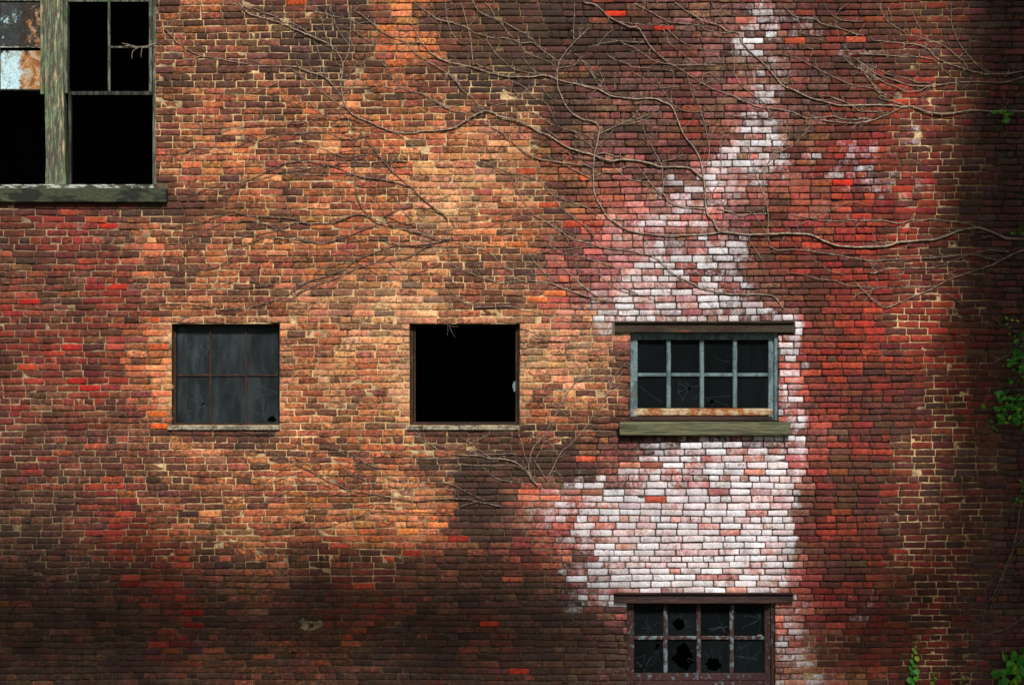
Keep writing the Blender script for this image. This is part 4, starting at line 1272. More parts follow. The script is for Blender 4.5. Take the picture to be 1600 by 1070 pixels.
  (2.2, 1.2, "T6 1600,742 1570,750 1450,785 1340,798 1200,790 1100,790 1000,795 870,805 740,820 600,830 530,830 450,810 380,780 300,760 220,730 150,700 80,640 0,590 T5 1540,770 1460,720 1400,680 1330,650 1280,610 1230,560 1190,500"),
  (1.4, 0.9, "T6 950,790 880,720 800,650 730,580"), (1.7, 1.1, "T6 690,825 600,870 530,880 450,875 370,840 260,800 170,740 80,690 0,650 T5 1500,670 1430,630 1380,600 1310,550"), (1.2, 0.9, "T6 690,800 560,790 480,760 400,740 300,720 230,680 100,620"),
  (1.1, 0.8, "T6 180,860 120,770 60,710 T5 1520,850 1480,790 1460,740"), (1.0, 0.7, "T6 610,1060 620,980 640,920 680,870"), (1.6, 1.2, "T5 1410,345 1320,325 1250,300 1150,265 1080,250 1000,225 930,185 780,170 720,140 670,90 600,28"), (1.0, 0.8, "T5 1290,400 1380,300 1420,230"),
  (1.2, 0.9, "T5 1410,210 1250,205 1160,180 1090,130 1050,80 1030,28"), (1.0, 0.8, "T5 1140,160 1190,90 1270,28"), (1.0, 0.7, "T5 1130,200 1160,320 1175,400"), (0.9, 0.7, "T5 1060,405 980,380 880,360"), (0.9, 0.7, "T5 600,410 450,380"), (0.9, 0.7, "T5 1010,350 860,330 750,290"), (0.9, 0.7, "T5 920,480 850,450 790,410"), (0.9, 0.7, "T5 820,280 790,220 760,180"), (0.9, 0.7, "T5 640,490 600,460 550,430"), (0.9, 0.7, "T5 350,140 300,90 250,30"), (0.9, 0.7, "T5 290,290 200,230 110,180"),
 ]),
 ('bare vine at right reaching a low pointed elbow among the red bricks', 'vine', [
  (2.4, 1.3, "L6 1600,500 1560,510 1460,550 1370,600 1260,650 1140,690 1000,735 880,780 760,840 650,900 500,960 400,1005 270,1050 200,1015 130,960 60,890 0,820"),
  (1.6, 1.0, "L6 1370,600 1250,575 1130,540 1060,545 970,580 870,620 780,650 650,670 500,665 400,675 290,685 120,720 L5 1540,715 1460,720"), (1.3, 0.9, "L6 1140,690 1020,680 880,710 780,745 700,740 650,730"), (1.4, 0.9, "L6 760,840 600,845 490,845 350,860 200,860 100,895 0,920 L5 1400,900 1320,950 1280,1010"),
  (1.0, 0.7, "L6 300,660 310,720 350,750 420,730"), (0.9, 0.7, "L6 40,1020 100,940 160,840 210,730"), (2.0, 1.2, "L6 1450,515 1300,500 1200,505 1140,520 1060,540 1000,545 880,560 750,570 600,575 450,580 350,590 230,595 110,600 L5 1500,600 1420,590 1280,570 1150,540 1000,525 880,505 740,490 600,500 520,470 470,430"),
  (1.0, 0.8, "L5 1420,590 1480,630 1560,670"), (1.1, 0.8, "L5 1599,855 1460,860 1400,850 1250,835 1150,795 1000,780 900,755 800,725 670,715"), (1.0, 0.8, "L5 1560,1030 1480,960 1420,890 1350,830 1310,780"), (0.9, 0.7, "L5 1240,740 1150,710 1060,680 980,620 900,570 870,460"), (0.9, 0.7, "L6 1000,1020 930,960 870,930 800,870"), (1.0, 0.7, "L6 60,580 110,620 180,640 240,680"), (0.9, 0.7, "L6 140,410 200,420 300,440"),
 ]),
 ('brown vine net spreading left from a knot above the empty middle window', 'vine', [
  (2.3, 1.2, "L2 1530,385 1470,400 1380,385 1300,360 1180,325 1040,290 940,260 850,240 780,215 720,180 620,155 520,180 420,215 330,240 240,245 120,240 0,225 L1 1470,235 1370,205 1280,190 1180,185 1090,172 960,170 860,155 800,140 740,130 640,160 560,190 440,240 320,240 160,270 40,245"),
  (2.0, 1.2, "L2 1470,400 1340,430 1240,445 1150,455 1040,448 980,450 880,480 780,520 680,555 560,590 470,610 380,640 300,665 240,690 190,740"), (1.4, 1.0, "L2 980,445 880,400 790,395 720,390 640,400 540,415 480,425"),
  (1.6, 1.0, "L2 1330,440 1250,480 1150,540 1080,570 960,590 880,610 760,630 640,660 540,700 440,750 350,790 250,820 130,870 0,920 L1 1500,870 1400,910 1300,970 1200,1000"), (1.2, 0.9, "L2 1010,460 940,520 860,570 760,610 640,660"),
  (1.8, 1.2, "L2 680,555 570,610 480,680 380,720 300,750 190,780 100,815 0,855 L1 1480,800 1400,850 1300,910 1180,970 1080,1010 960,1040 870,1065 700,1070 580,1055 480,1035 380,1020 250,1015 0,1015"),
  (1.9, 1.2, "L2 790,250 700,290 600,330 500,370 400,400 320,425 230,430 130,405 0,370 L1 1500,410 1400,380 1320,350 1250,315 1190,300 1110,260 1020,235 950,215 850,220 800,235 680,230 600,270 500,310 400,370 310,410 230,435 100,440"),
  (1.3, 0.9, "L1 1370,230 1280,270 1200,300 1060,335 960,360 850,370 760,390 690,415 600,430 400,425"), (1.6, 1.0, "L2 230,425 60,400 0,395 L1 1500,420 1400,400 1250,390 1130,380 1050,380 950,420 870,450 800,520 720,590 640,640 560,675 460,685 280,690 150,685 0,680"),
  (1.2, 0.8, "L1 1470,805 1330,795 1250,800 1100,830 980,850 870,860 820,850 750,800 660,795 560,800"), (1.0, 0.8, "L1 870,860 680,865 560,870 440,880 340,900 200,970"), (1.1, 0.8, "L2 900,600 980,670 1060,710 1120,730 1250,690 1330,660 1420,625"), (0.9, 0.7, "L2 1120,730 1250,725 1420,715"), (1.0, 0.8, "L2 600,620 690,670 770,715 860,740 950,740"),
  (1.6, 1.1, "L2 860,170 980,120 1060,90 1130,70 1200,75 1300,110 1420,155 1470,200 1475,290"), (1.3, 0.9, "L2 860,170 950,200 1040,240 1120,250 1200,300 1300,345 1400,380"), (1.2, 0.8, "L2 550,130 620,155"),
  (1.4, 0.9, "L2 1475,280 1475,400 1480,550 1480,700 1490,830 1500,950 1490,1060 W2 545,30 540,60 530,150 535,230 530,290"), (0.8, 0.6, "L2 1500,190 1540,270 1560,350 1580,430"), (1.0, 0.8, "L2 1480,630 1540,650 1599,680 L3 160,640 260,690 380,735"), (0.8, 0.6, "L2 570,540 500,500 430,460"), (0.8, 0.6, "L2 280,245 240,270 230,300"),
 ]),
 ('thin brown vine web crossing the orange bricks right of the tall window', 'vine', [
  (1.9, 1.2, "L2 1470,200 1430,150 1350,100 1250,20 U2 1200,960 1130,885 1060,860 960,830 830,805 700,790 620,775 540,750 460,710 380,680 300,660 220,640 100,630 0,635 U1 1450,630 1320,640 1250,660 1170,700 1080,730 980,780 900,810 800,830 700,830 600,870 500,900 400,940 280,980 180,990"),
  (1.8, 1.1, "U2 1130,880 1080,850 1000,780 930,710 850,620 780,540 740,490 700,430 640,360 560,300 480,240"), (1.5, 1.0, "U2 720,385 650,395 570,415 480,415 410,390 340,365 270,350 190,350 90,352 0,370 U1 1500,355 1400,360 1230,370 1130,400 1020,430 900,440 810,485 700,500 560,495 400,505 280,550 150,570"),
  (1.3, 0.9, "U2 640,260 540,225 430,212 350,212 260,215 200,225 100,255 0,275 U1 1450,260 1350,270 1200,270 1000,270 900,280 820,300 720,330 610,355 450,365"), (1.0, 0.8, "U1 640,380 740,410 850,420 900,440"), (0.9, 0.7, "U1 830,570 950,610 1050,625 1180,620"), (1.1, 0.8, "U2 0,685 U1 1500,700 1380,720 1290,715 1170,690"),
  (1.4, 0.9, "U2 330,760 150,765 0,745 U1 1450,760 1340,735 1230,735 1130,770 1020,810 930,830 830,870 720,900 600,925 500,930"), (1.0, 0.8, "U1 830,870 800,930 700,990"), (1.3, 1.0, "U2 1080,635 960,630 880,630 750,630 600,630 450,645 360,675 260,680 150,695 0,725"), (1.0, 0.8, "U2 580,765 450,755 330,760"),
  (1.5, 1.1, "U2 1090,635 950,635 870,610 800,580 740,560 640,570 540,590 450,580 380,560 320,530 230,500 120,470 0,440 U1 1450,460 1350,440"), (1.1, 0.8, "U2 380,560 440,545 560,525 640,520 740,515"), (1.4, 1.0, "L2 780,215 720,170 650,90 620,10 U2 600,960 585,850 580,700 575,560 560,480 540,380"), (0.9, 0.7, "U2 560,490 500,450"),
  (1.2, 0.9, "L2 940,265 900,230 870,170 830,90 780,10 U2 770,970 720,920 680,850"), (1.2, 0.9, "L2 1130,210 1060,140 1030,80 970,0 U2 980,1010 920,930 890,870"), (1.0, 0.8, "U2 1200,1010 1350,995 1450,975 1550,935"), (0.9, 0.7, "U2 800,930 900,910 1000,890"), (0.9, 0.7, "U2 1060,910 1120,970 1180,1040"),
  (1.0, 0.7, "U2 1300,780 1240,755 1170,710"), (1.0, 0.7, "U2 1560,760 1500,710 1400,680 1310,660"), (0.9, 0.7, "U2 600,670 700,680 800,690 890,710"), (0.8, 0.6, "U2 1160,640 1120,580 1100,510 1070,460"),
 ]),
 ('straggling vine running down the pale bricks to the corner of the blue grey window', 'vine', [
  (2.1, 1.2, "L5 640,1060 580,980 540,940 480,925 300,925 100,920 L4 1430,915 1330,890 1200,865 1100,810 1010,765 900,700 820,620 740,555 620,530 500,490 330,485 230,470 120,430 0,405 L3 1500,440 1400,415 1330,395 1230,330 1130,270 1030,200 950,160 880,80 830,20 U3 850,1010 800,930 775,850 770,740"),
  (1.3, 0.9, "U3 770,745 740,750 650,710 560,680 470,640"), (1.2, 0.9, "U3 780,740 830,760 950,800 1020,820 1070,890 1130,950 1200,980 1300,1020 1440,1060 L3 1330,50 1440,80 1490,110 1599,210 L4 80,260 160,320 220,400 250,460 330,480"), (0.9, 0.7, "U3 780,740 850,690 900,690 950,740"),
  (1.4, 1.0, "U3 1130,950 1200,1060 L3 1200,80 1280,150 1380,220 1450,280 1540,370 1599,420"), (1.0, 0.8, "L3 200,95 300,80 400,50 500,20 U3 550,990 640,965 740,940"), (1.0, 0.8, "L3 480,285 600,240 700,210 800,180 900,170 950,175"), (1.0, 0.8, "L3 640,350 740,315 860,295 950,265 1080,255"), (1.1, 0.8, "L3 1110,250 1230,310 1340,350 1450,390"),
  (1.0, 0.8, "L3 1560,455 1400,470 1260,490 1150,490 1050,515 920,545"), (1.0, 0.8, "L4 20,110 0,100"), (1.1, 0.8, "L4 650,370 710,450 740,520 800,560"), (0.8, 0.6, "L4 800,320 830,250 860,210"), (0.9, 0.7, "L4 320,0 350,90 400,170 480,270"), (0.9, 0.7, "L4 1380,420 1400,480 1440,540 1460,590"),
 ]),
 ('dense vine tangle converging between the middle and blue grey windows at lintel height', 'vine', [
  (2.0, 1.2, "L4 300,985 200,960 100,940 0,900 L3 1440,940 1320,895 1200,850 1100,810 1000,800 900,795 760,800 600,800 480,770 380,735 260,690 160,640"),
  (1.9, 1.0, "L3 1100,800 1060,730 1000,660 950,600 890,520 880,470"), (1.2, 0.8, "L3 1100,800 1080,700 1060,600"), (1.7, 1.0, "L4 230,950 150,910 80,860 0,790 L3 1500,900 1430,850 1370,790 1290,730 1200,640 1150,560 1120,480 1080,400"), (1.0, 0.8, "L3 1400,790 1370,680 1340,560 1300,450 1220,310"),
  (1.3, 0.9, "L4 470,675 380,670 270,630 150,590 20,560 L3 1500,580 1380,560 1250,540 1150,490"), (1.4, 1.0, "L4 600,920 520,910 420,880 320,820 250,760 160,650"), (1.2, 0.9, "L4 600,920 480,870 400,790 330,700 280,630"), (1.1, 0.9, "L4 600,915 540,890 470,850"), (1.1, 0.8, "L4 300,985 450,1000 620,1000 800,1010"),
  (1.3, 0.9, "L3 720,690 660,650 590,590 560,550 480,500 390,490 280,450 200,430 120,410"), (1.1, 0.8, "L3 170,920 250,990 350,1020 480,1045 600,1040 730,1035 800,1065"), (1.0, 0.8, "L3 470,720 420,670 390,600"), (1.0, 0.7, "L3 690,590 740,630 790,660"), (0.9, 0.7, "L3 540,660 700,660 820,650 940,630"), (0.9, 0.7, "L3 650,790 740,770 850,800"), (0.9, 0.7, "L3 670,860 770,810"), (0.9, 0.7, "L3 740,920 830,880 900,870"), (0.8, 0.6, "L3 630,640 640,560 700,510"), (0.9, 0.7, "L3 900,730 1050,730 1200,720"), (0.9, 0.7, "L4 640,930 720,960 800,990"),
  (1.1, 0.8, "W2 1035,230 1120,260 1180,290 1250,315 1340,325"), (1.0, 0.7, "W2 720,90 850,85 970,85 1060,110 1200,135 1300,150 1427,185"), (0.9, 0.7, "W2 570,0 640,50 700,80"),
 ]),
 ('thin vine arcs fanning below the left window towards the whitewashed patch', 'vine', [
  (2.0, 1.1, "M2 1140,810 1000,780 920,765 830,740 720,730 560,735 450,740 330,755 240,745 150,725 0,710 M1 1480,705 1380,690 1270,675 1150,650 1050,605 950,570 850,510 740,450 640,390 540,340 430,300 330,280 180,270 0,285"),
  (1.1, 0.8, "M1 840,500 790,440 710,380 640,350 610,320 550,240 490,170 430,120 370,100 200,100 80,85"), (1.4, 0.9, "M1 1510,440 1400,430 1320,400 1240,370 1150,320 1050,290 960,280 800,290 620,320"), (1.3, 0.9, "M1 1420,430 1300,390 1200,320 1100,270 1020,250 900,235 760,220 560,235"),
  (1.4, 1.0, "M2 970,750 880,710 800,670 710,620 640,590 560,580 450,575 350,570 200,570 100,550 0,510 M1 1480,510 1400,460 1330,430"), (1.2, 0.9, "M2 730,725 680,660 600,620 540,590 450,605 280,630 150,620 50,600 0,590"), (1.0, 0.8, "M1 1250,370 1380,340 1500,305 M2 0,290 100,300 200,310 300,325 430,355 560,355 640,330"),
  (1.1, 0.8, "M1 700,470 600,490 500,540 400,580 300,630 150,700 0,790"), (0.9, 0.7, "M1 480,340 400,360 300,430 200,480 80,550"), (1.1, 0.8, "M1 1390,620 1340,570 1250,530 1150,500 1100,450 1040,380 980,350 880,360 780,390 600,410 480,470 350,550 250,620"),
  (1.2, 0.8, "M1 980,630 860,580 750,565 660,590 560,650 470,695 380,740 280,780 150,815 60,820"), (1.1, 0.8, "M1 1210,690 1100,695 1000,690 900,675 800,680 700,700 560,730 430,750 300,780"), (1.3, 0.9, "M2 940,755 850,765 750,800 650,850 540,860 300,862 130,860 0,855 M1 1500,850 1400,855 1300,880 1200,910 1100,940 1000,980 880,1010 720,1065"),
  (1.0, 0.7, "M1 1599,790 1450,780 1300,790 1150,805 1000,825 900,830 780,850 620,890"), (0.9, 0.7, "M1 1330,430 1200,470 1120,500 1000,510 900,550"), (0.9, 0.7, "M2 720,620 690,660"),
 ]),
 ('spidery vine hub low between the middle and blue grey windows, stems fanning upward', 'vine', [
  (1.8, 1.1, "M2 1480,605 1420,540 1380,470 1320,420 1240,370 1130,350 1030,345 930,320 840,315 720,310 640,300 550,290 500,250 430,190 370,150 290,80 250,40"), (1.2, 0.9, "M2 1030,340 950,290 880,240 830,190 760,150 700,90"), (1.0, 0.7, "M2 830,190 920,160 1010,110 1020,80"), (1.0, 0.8, "M2 430,190 520,220 640,250"), (1.0, 0.8, "M2 410,250 370,180 290,130 200,125"), (0.9, 0.7, "M2 640,350 740,340 830,320"),
  (1.2, 0.8, "M2 1460,590 1400,480 1380,380 1350,300 1330,220 1300,120 1270,30"), (1.1, 0.8, "M2 690,430 720,405 900,410 1050,415 1200,405 1290,420 1370,480 1440,580"), (1.0, 0.8, "M2 840,310 1000,305 1180,300 1320,310"), (0.9, 0.7, "M2 950,430 1040,510 1100,540 1180,560 1300,575 1420,590"),
  (1.7, 0.9, "Q 270,1060 215,980 210,900 240,800 290,740 350,640 400,560 430,500 480,410 540,340 600,300 680,250 760,200 850,140 905,90"), (1.7, 0.9, "Q 330,1020 380,930 430,830 480,790 540,730 590,670 640,600 690,530 740,450 790,340 830,260 905,190"), (1.0, 0.7, "Q 440,460 420,400 370,390 250,395 150,395"),
  (1.3, 0.8, "Q 500,380 540,330 570,250 590,160 640,130 740,110 820,75"), (0.9, 0.7, "Q 590,150 560,125 440,120"), (0.9, 0.7, "Q 400,520 370,505 320,525"), (0.9, 0.7, "Q 390,600 480,585 580,590 630,575"), (0.9, 0.7, "Q 650,610 720,590 800,580"), (0.9, 0.7, "Q 700,520 790,495"), (1.0, 0.7, "Q 740,440 800,400 870,360"), (1.0, 0.7, "Q 570,690 640,685 800,685"), (0.9, 0.7, "Q 430,510 530,485 640,490"),
  (1.1, 0.8, "Q 250,880 290,820 310,770 380,735 440,745 480,780"), (1.1, 0.8, "Q 450,60 350,50 260,35 160,0"), (1.0, 0.7, "Q 770,370 740,270 690,160 650,90 580,20"), (1.1, 0.8, "Q 240,880 290,960 330,1020 370,1060"), (1.0, 0.7, "Q 430,1060 430,1000 390,960 340,1000"), (1.0, 0.7, "Q 410,880 440,855 490,850"), (0.9, 0.7, "Q 540,340 620,300 700,270 760,260"), (0.9, 0.7, "Q 190,760 220,710 290,690"),
 ]),
 ('dead dark vine bundle hanging in the shade at the lower right edge', 'vine', [
  (2.2, 1.0, "R2 710,40 690,80 670,250 640,380 590,500 540,620 500,720 470,860"), (1.8, 0.9, "R2 700,120 660,280 630,420 570,560 520,680 440,800 420,900 410,1060"), (1.6, 0.8, "R2 720,300 640,400 590,530 560,640 510,760 480,850"), (1.3, 0.7, "R2 640,190 640,110 660,50 690,10"), (1.3, 0.7, "R2 590,500 520,580 450,660 430,720 440,790"), (1.1, 0.7, "R2 470,545 600,620 710,675"), (1.3, 0.7, "R2 720,545 660,575 600,640 550,700"),
  (1.2, 0.7, "R2 720,470 650,520 610,600 570,650"), (1.1, 0.7, "R2 530,700 580,740 570,690 545,660"), (1.1, 0.7, "R2 520,690 470,710 410,760"), (1.3, 0.8, "R2 720,890 640,950 560,990 470,1010 430,1040"), (1.0, 0.7, "R2 550,540 600,520 640,460 710,430"), (1.3, 0.8, "R2 410,1060 400,980 300,880 220,820 110,800"),
 ]),
 ('thin dark vine drooping down the shaded bricks near the bottom right corner', 'vine', [
  (1.6, 0.9, "R3 1600,235 1560,260 1440,350 1330,400 1180,430 1120,490 1090,620 1070,740 1050,900"), (1.1, 0.7, "R3 1120,330 1040,270 960,200 860,150 700,100"), (1.0, 0.7, "R3 900,930 760,850 600,770 480,690 380,590 250,480 150,370 60,290"), (1.0, 0.7, "R3 1090,560 1000,510 860,490 740,510 690,550"), (0.9, 0.7, "R3 1090,920 1180,930 1310,940"),
 ]),
 ('short curled vine tip hooking down beside the green ivy at the right edge', 'vine', [
  (1.2, 0.8, "R1 710,245 700,250 620,350 540,400 480,425 390,435 380,455 390,480 375,510 390,530"), (1.0, 0.7, "R1 700,190 650,180 600,160 520,100 500,60"), (0.9, 0.7, "R1 50,810 60,770 110,715"), (0.9, 0.7, "R1 340,1000 400,980 440,930"),
 ]),
]


def catmull(pts, step=3.2):
    if len(pts) < 3:
        ps = pts
        out = []
        for q in range(len(ps) - 1):
            n = max(2, int(math.dist(ps[q], ps[q + 1]) / step))
            out += [(ps[q][0] + (ps[q + 1][0] - ps[q][0]) * t / n, ps[q][1] + (ps[q + 1][1] - ps[q][1]) * t / n) for t in range(n)]
        return out + [ps[-1]]
    p = [pts[0]] + list(pts) + [pts[-1]]
    out = []
    for q in range(1, len(p) - 2):
        n = max(1, int(math.dist(p[q], p[q + 1]) / step))
        for s_ in range(n):
            t = s_ / n
            c_ = []
            for d_ in (0, 1):
                a, b, c, d = p[q - 1][d_], p[q][d_], p[q + 1][d_], p[q + 2][d_]
                c_.append(0.5 * (2 * b + (c - a) * t + (2 * a - 5 * b + 4 * c - d) * t * t + (3 * b - a - 3 * c + d) * t ** 3))
            out.append(tuple(c_))
    out.append(pts[-1])
    return out


def tube(verts, faces, pts, radii, sides=6):
    """sweep a ring along 3-D points"""
    n = len(pts)
    base = len(verts)
    for q in range(n):
        t_ = (pts[min(n - 1, q + 1)] - pts[max(0, q - 1)])
        if t_.length < 1e-9: t_ = Vector((1, 0, 0))
        t_.normalize()
        s_ = t_.cross(Vector((0, 1, 0)))
        if s_.length < 1e-3: s_ = t_.cross(Vector((0, 0, 1)))
        s_.normalize()
        u_ = s_.cross(t_)
        for k_ in range(sides):
            a_ = 2 * math.pi * k_ / sides
            verts.append(pts[q] + (s_ * math.cos(a_) + u_ * math.sin(a_)) * radii[q])
    for q in range(n - 1):
        for k_ in range(sides):
            k2 = (k_ + 1) % sides
            faces.append((base + q * sides + k_, base + q * sides + k2, base + (q + 1) * sides + k2, base + (q + 1) * sides + k_))
    faces.append(tuple(base + k_ for k_ in range(sides))[::-1])
    faces.append(tuple(base + (n - 1) * sides + k_ for k_ in range(sides)))


vr = random.Random(77)
ALONG = []


def vine_mesh(name, path, w0, w1, mat, parent, order, spurs=True):
    pts2 = catmull(path)
    n = len(pts2)
    sd_ = vr.uniform(0, 100)
    verts, faces = [], []
    pts, rad = [], []
    for q, (a_, b_) in enumerate(pts2):
        f_ = q / max(1, n - 1)
        r_ = (w0 + (w1 - w0) * f_) / 2 / PPM
        if q > n - 4 and w1 < 1.3: r_ *= (n - q) / 4.0
        nz = mnoise.noise(Vector((a_ / 14.0, b_ / 14.0, sd_)))
        a2 = a_ + nz * 0.9
        b2 = b_ + mnoise.noise(Vector((a_ / 14.0, b_ / 14.0, sd_ + 9))) * 0.9
        lift = 0.003 + order * 0.002 + max(0, mnoise.noise(Vector((a_ / 60.0, b_ / 60.0, sd_ + 3)))) * 0.018
        r_ *= 1 + 0.18 * mnoise.noise(Vector((q * 0.7, sd_, 0)))
        pts.append(P(a2, b2, -(r_ + lift)))
        rad.append(max(r_, 0.0011))
    tube(verts, faces, pts, rad, 6)
    if spurs:
        q = vr.randint(2, 6)
        while q < n - 2:
            p0 = pts[q]
            ang = vr.gauss(math.pi / 2, 0.6)
            L_ = vr.uniform(2.0, 6.5) / PPM
            p1 = p0 + Vector((math.cos(ang) * L_ * 0.55, -vr.uniform(0, 0.008), math.sin(ang) * L_ * 0.55))
            ang += vr.gauss(0, 0.5)
            p2 = p1 + Vector((math.cos(ang) * L_ * 0.45, -vr.uniform(-0.004, 0.008), math.sin(ang) * L_ * 0.45))
            tube(verts, faces, [p0, p1, p2], [rad[q] * 0.7 if rad[q] < 0.004 else 0.0028, 0.0024, 0.0030], 4)
            q += vr.randint(3, 11)
        # fine side twigs lying flat against the bricks
        q = vr.randint(4, 12)
        while q < n - 4 and w0 > 0.9:
            t_ = pts[q] - pts[q - 2]
            ang = math.atan2(t_.z, t_.x) + vr.choice((-1, 1)) * vr.uniform(0.35, 0.9)
            L_ = vr.uniform(6, 26) / PPM
            tp, tr_ = [pts[q]], [0.0022]
            m_ = 5
            for s_ in range(m_):
                ang += vr.gauss(0, 0.22)
                nx_ = tp[-1] + Vector((math.cos(ang) * L_ / m_, 0, math.sin(ang) * L_ / m_))
                nx_.y = -0.0045 - 0.002 * vr.random()
                tp.append(nx_)
                tr_.append(0.0021 - 0.0002 * s_)
            tube(verts, faces, tp, tr_, 4)
            if vr.random() < 0.55:
                k_ = vr.randint(1, 3)
                ang += vr.choice((-1, 1)) * vr.uniform(0.5, 1.0)
                l2 = L_ * vr.uniform(0.3, 0.6)
                e1 = tp[k_] + Vector((math.cos(ang) * l2 * 0.5, 0, math.sin(ang) * l2 * 0.5))
                e2 = e1 + Vector((math.cos(ang + 0.3) * l2 * 0.5, 0, math.sin(ang + 0.3) * l2 * 0.5))
                tube(verts, faces, [tp[k_], e1, e2], [0.0018, 0.0017, 0.0015], 4)
            q += vr.randint(3, 10)
    return mesh_obj(name, verts, faces, mat, parent, True)


BROWN = ('brown vine net', 'thin brown vine', 'dead dark', 'thin dark', 'thin vine arcs')
for (label, cat, strokes) in VINES:
    mat = M['vine_brown'] if label.startswith(BROWN) else M['vine']
    p0 = stroke(strokes[0][2])
    root = empty('climbing_vine', P(p0[0][0], p0[0][1], -0.01))
    tag(root, label, cat, 'bare vines climbing the wall')
    for q, (w0, w1, s_) in enumerate(strokes):
        o = vine_mesh('stem' if q == 0 else 'branch', stroke(s_), w0 * (0.86 if q == 0 else 0.74) * (1.08 if mat == M['vine_brown'] else 1.0), w1 * 0.72 * (1.1 if mat == M['vine_brown'] else 1.0), mat, None, vr.randint(0, 2))
        o.parent = root
        o.matrix_parent_inverse = root.matrix_basis.inverted()

# broken twig hooked over the bar of the tall window
rt = empty('dead_twig', P(212, 72, 0.07))
tag(rt, 'small dead twig hooked over the bar of the tall empty window', 'twig')
for q, s_ in enumerate(("A 720,195 680,208 640,215 600,205 560,197", "A 640,215 610,235 605,272", "A 655,215 650,240 648,265", "A 600,207 570,210")):
    pts2 = catmull(stroke(s_))
    verts, faces = [], []
    pts = [P(a_, b_, 0.060 - 0.004 * math.sin(i_)) for i_, (a_, b_) in enumerate(pts2)]
    tube(verts, faces, pts, [0.0042 - 0.0015 * (i_ / len(pts)) for i_ in range(len(pts))], 5)
    o = mesh_obj('stem' if q == 0 else 'branch', verts, faces, M['vine'], None, True)
    o.parent = rt
    o.matrix_parent_inverse = rt.matrix_basis.inverted()


# ------------------------------------------------------------------ green ivy sprigs along the right edge
def leaf_mesh(name, kind):
    if kind == 'round':
        out = [(0, 0), (0.34, 0.02), (0.52, 0.3), (0.44, 0.66), (0.16, 0.92), (0, 1.0), (-0.16, 0.92), (-0.44, 0.66), (-0.52, 0.3), (-0.34, 0.02)]
    else:
        out = [(0, 0), (0.16, 0.12), (0.30, 0.34), (0.27, 0.6), (0.12, 0.86), (0, 1.0), (-0.12, 0.86), (-0.27, 0.6), (-0.30, 0.34), (-0.16, 0.12)]
    verts = [(a_, 0.16 * abs(a_) - 0.12 * (b_ - 0.5) ** 2, b_) for a_, b_ in out] + [(0, -0.05, 0.35), (0, -0.05, 0.7)]
    faces = []
    n = len(out)
    ridge = [0, n, n + 1, 5]
    faces = [(0, 1, 2, n), (n, 2, 3, n + 1), (n + 1, 3, 4, 5), (0, n, 8, 9), (n, n + 1, 7, 8), (n + 1, 5, 6, 7)]
    me = bpy.data.meshes.new(name)
    me.from_pydata(verts, [], faces)
    me.update()
    return me


LM = {}
for kd in ('round', 'oval'):
    for mn in ('leaf', 'leaf_yellow'):
        me = leaf_mesh('leaf', kd)
        me.materials.append(M[mn])
        LM[(kd, mn)] = me
lr = random.Random(9)


def sprig(label, stems, n, size, kind, yellow=0.15, spread=5.0, out=0.05, cat='ivy'):
    root = empty('ivy_sprig', P(stems[0][0][0], stems[0][0][1], -0.02))
    tag(root, label, cat, 'green ivy sprigs')
    inv = root.matrix_basis.inverted()
    for st in stems:
        o = vine_mesh('stem', st, 1.3, 0.8, M['vine_brown'], None, 1, False)
        o.parent = root
        o.matrix_parent_inverse = inv
    pool = [p_ for st in stems for p_ in catmull(st, 2.0)]
    for q in range(n):
        a_, b_ = lr.choice(pool)
        a_ += lr.gauss(0, spread)
        b_ += lr.gauss(0, spread * 0.7)
        o = bpy.data.objects.new('leaf', LM[(kind, 'leaf_yellow' if lr.random() < yellow else 'leaf')])
        COL.objects.link(o)
        o.parent = root
        o.matrix_parent_inverse = inv
        o.location = P(a_, b_, -0.03 - abs(lr.gauss(0, out)))
        s_ = size * lr.uniform(0.45, 1.35) / PPM
        o.scale = (s_, s_, s_)
        o.rotation_euler = (lr.gauss(0.45, 0.35), lr.uniform(-2.4, 2.4), lr.gauss(0, 0.5))


sprig('faint ivy sprig of slender leaves near the top of the right edge', [[(1566, 190), (1568, 168), (1566, 142)], [(1570, 178), (1558, 182)]], 16, 10, 'oval', 0.35, 4)
sprig('tiny bright ivy sprig at the right edge above the pointed vine elbow', [[(1600, 368), (1588, 364), (1577, 366)]], 14, 8, 'oval', 0.1, 3.5)
sprig('upright ivy sprig high in the right edge foliage beside the curled tip', [[(1576, 524), (1574, 508), (1577, 495)]], 9, 7, 'oval', 0.1, 2.5)
sprig('leafy ivy sprig at the right edge above the widest bush of leaves', [[(1600, 540), (1592, 552), (1580, 562), (1570, 572)], [(1600, 575), (1588, 590), (1578, 598)], [(1600, 560), (1594, 580), (1592, 602)], [(1600, 522), (1588, 528)]], 60, 9.5, 'oval', 0.12, 5)
sprig('widest bushy green ivy sprig, level with the blue grey window sill', [[(1604, 632), (1585, 640), (1562, 640), (1540, 638)], [(1604, 625), (1580, 622), (1558, 614)], [(1604, 648), (1575, 652), (1548, 668)], [(1604, 660), (1590, 662)], [(1590, 636), (1570, 650), (1552, 658)]], 125, 9.5, 'oval', 0.14, 5.5)
sprig('dim ivy leaves at the right edge beside the dead vine bundle', [[(1606, 770), (1596, 765), (1590, 782)], [(1606, 752), (1594, 758)]], 18, 8, 'oval', 0.0, 4)
sprig('climbing ivy shoot of round leaves at the bottom right, yellow at its tip', [[(1420, 1080), (1423, 1050), (1426, 1025), (1430, 1004)]], 4, 4, 'round', 1.0, 2.0)
sprig('low ivy tuft with yellow tips at the bottom edge, nearer the climbing shoot', [[(1460, 1085), (1458, 1060), (1456, 1050)]], 14, 4.5, 'round', 0.7, 3.5)
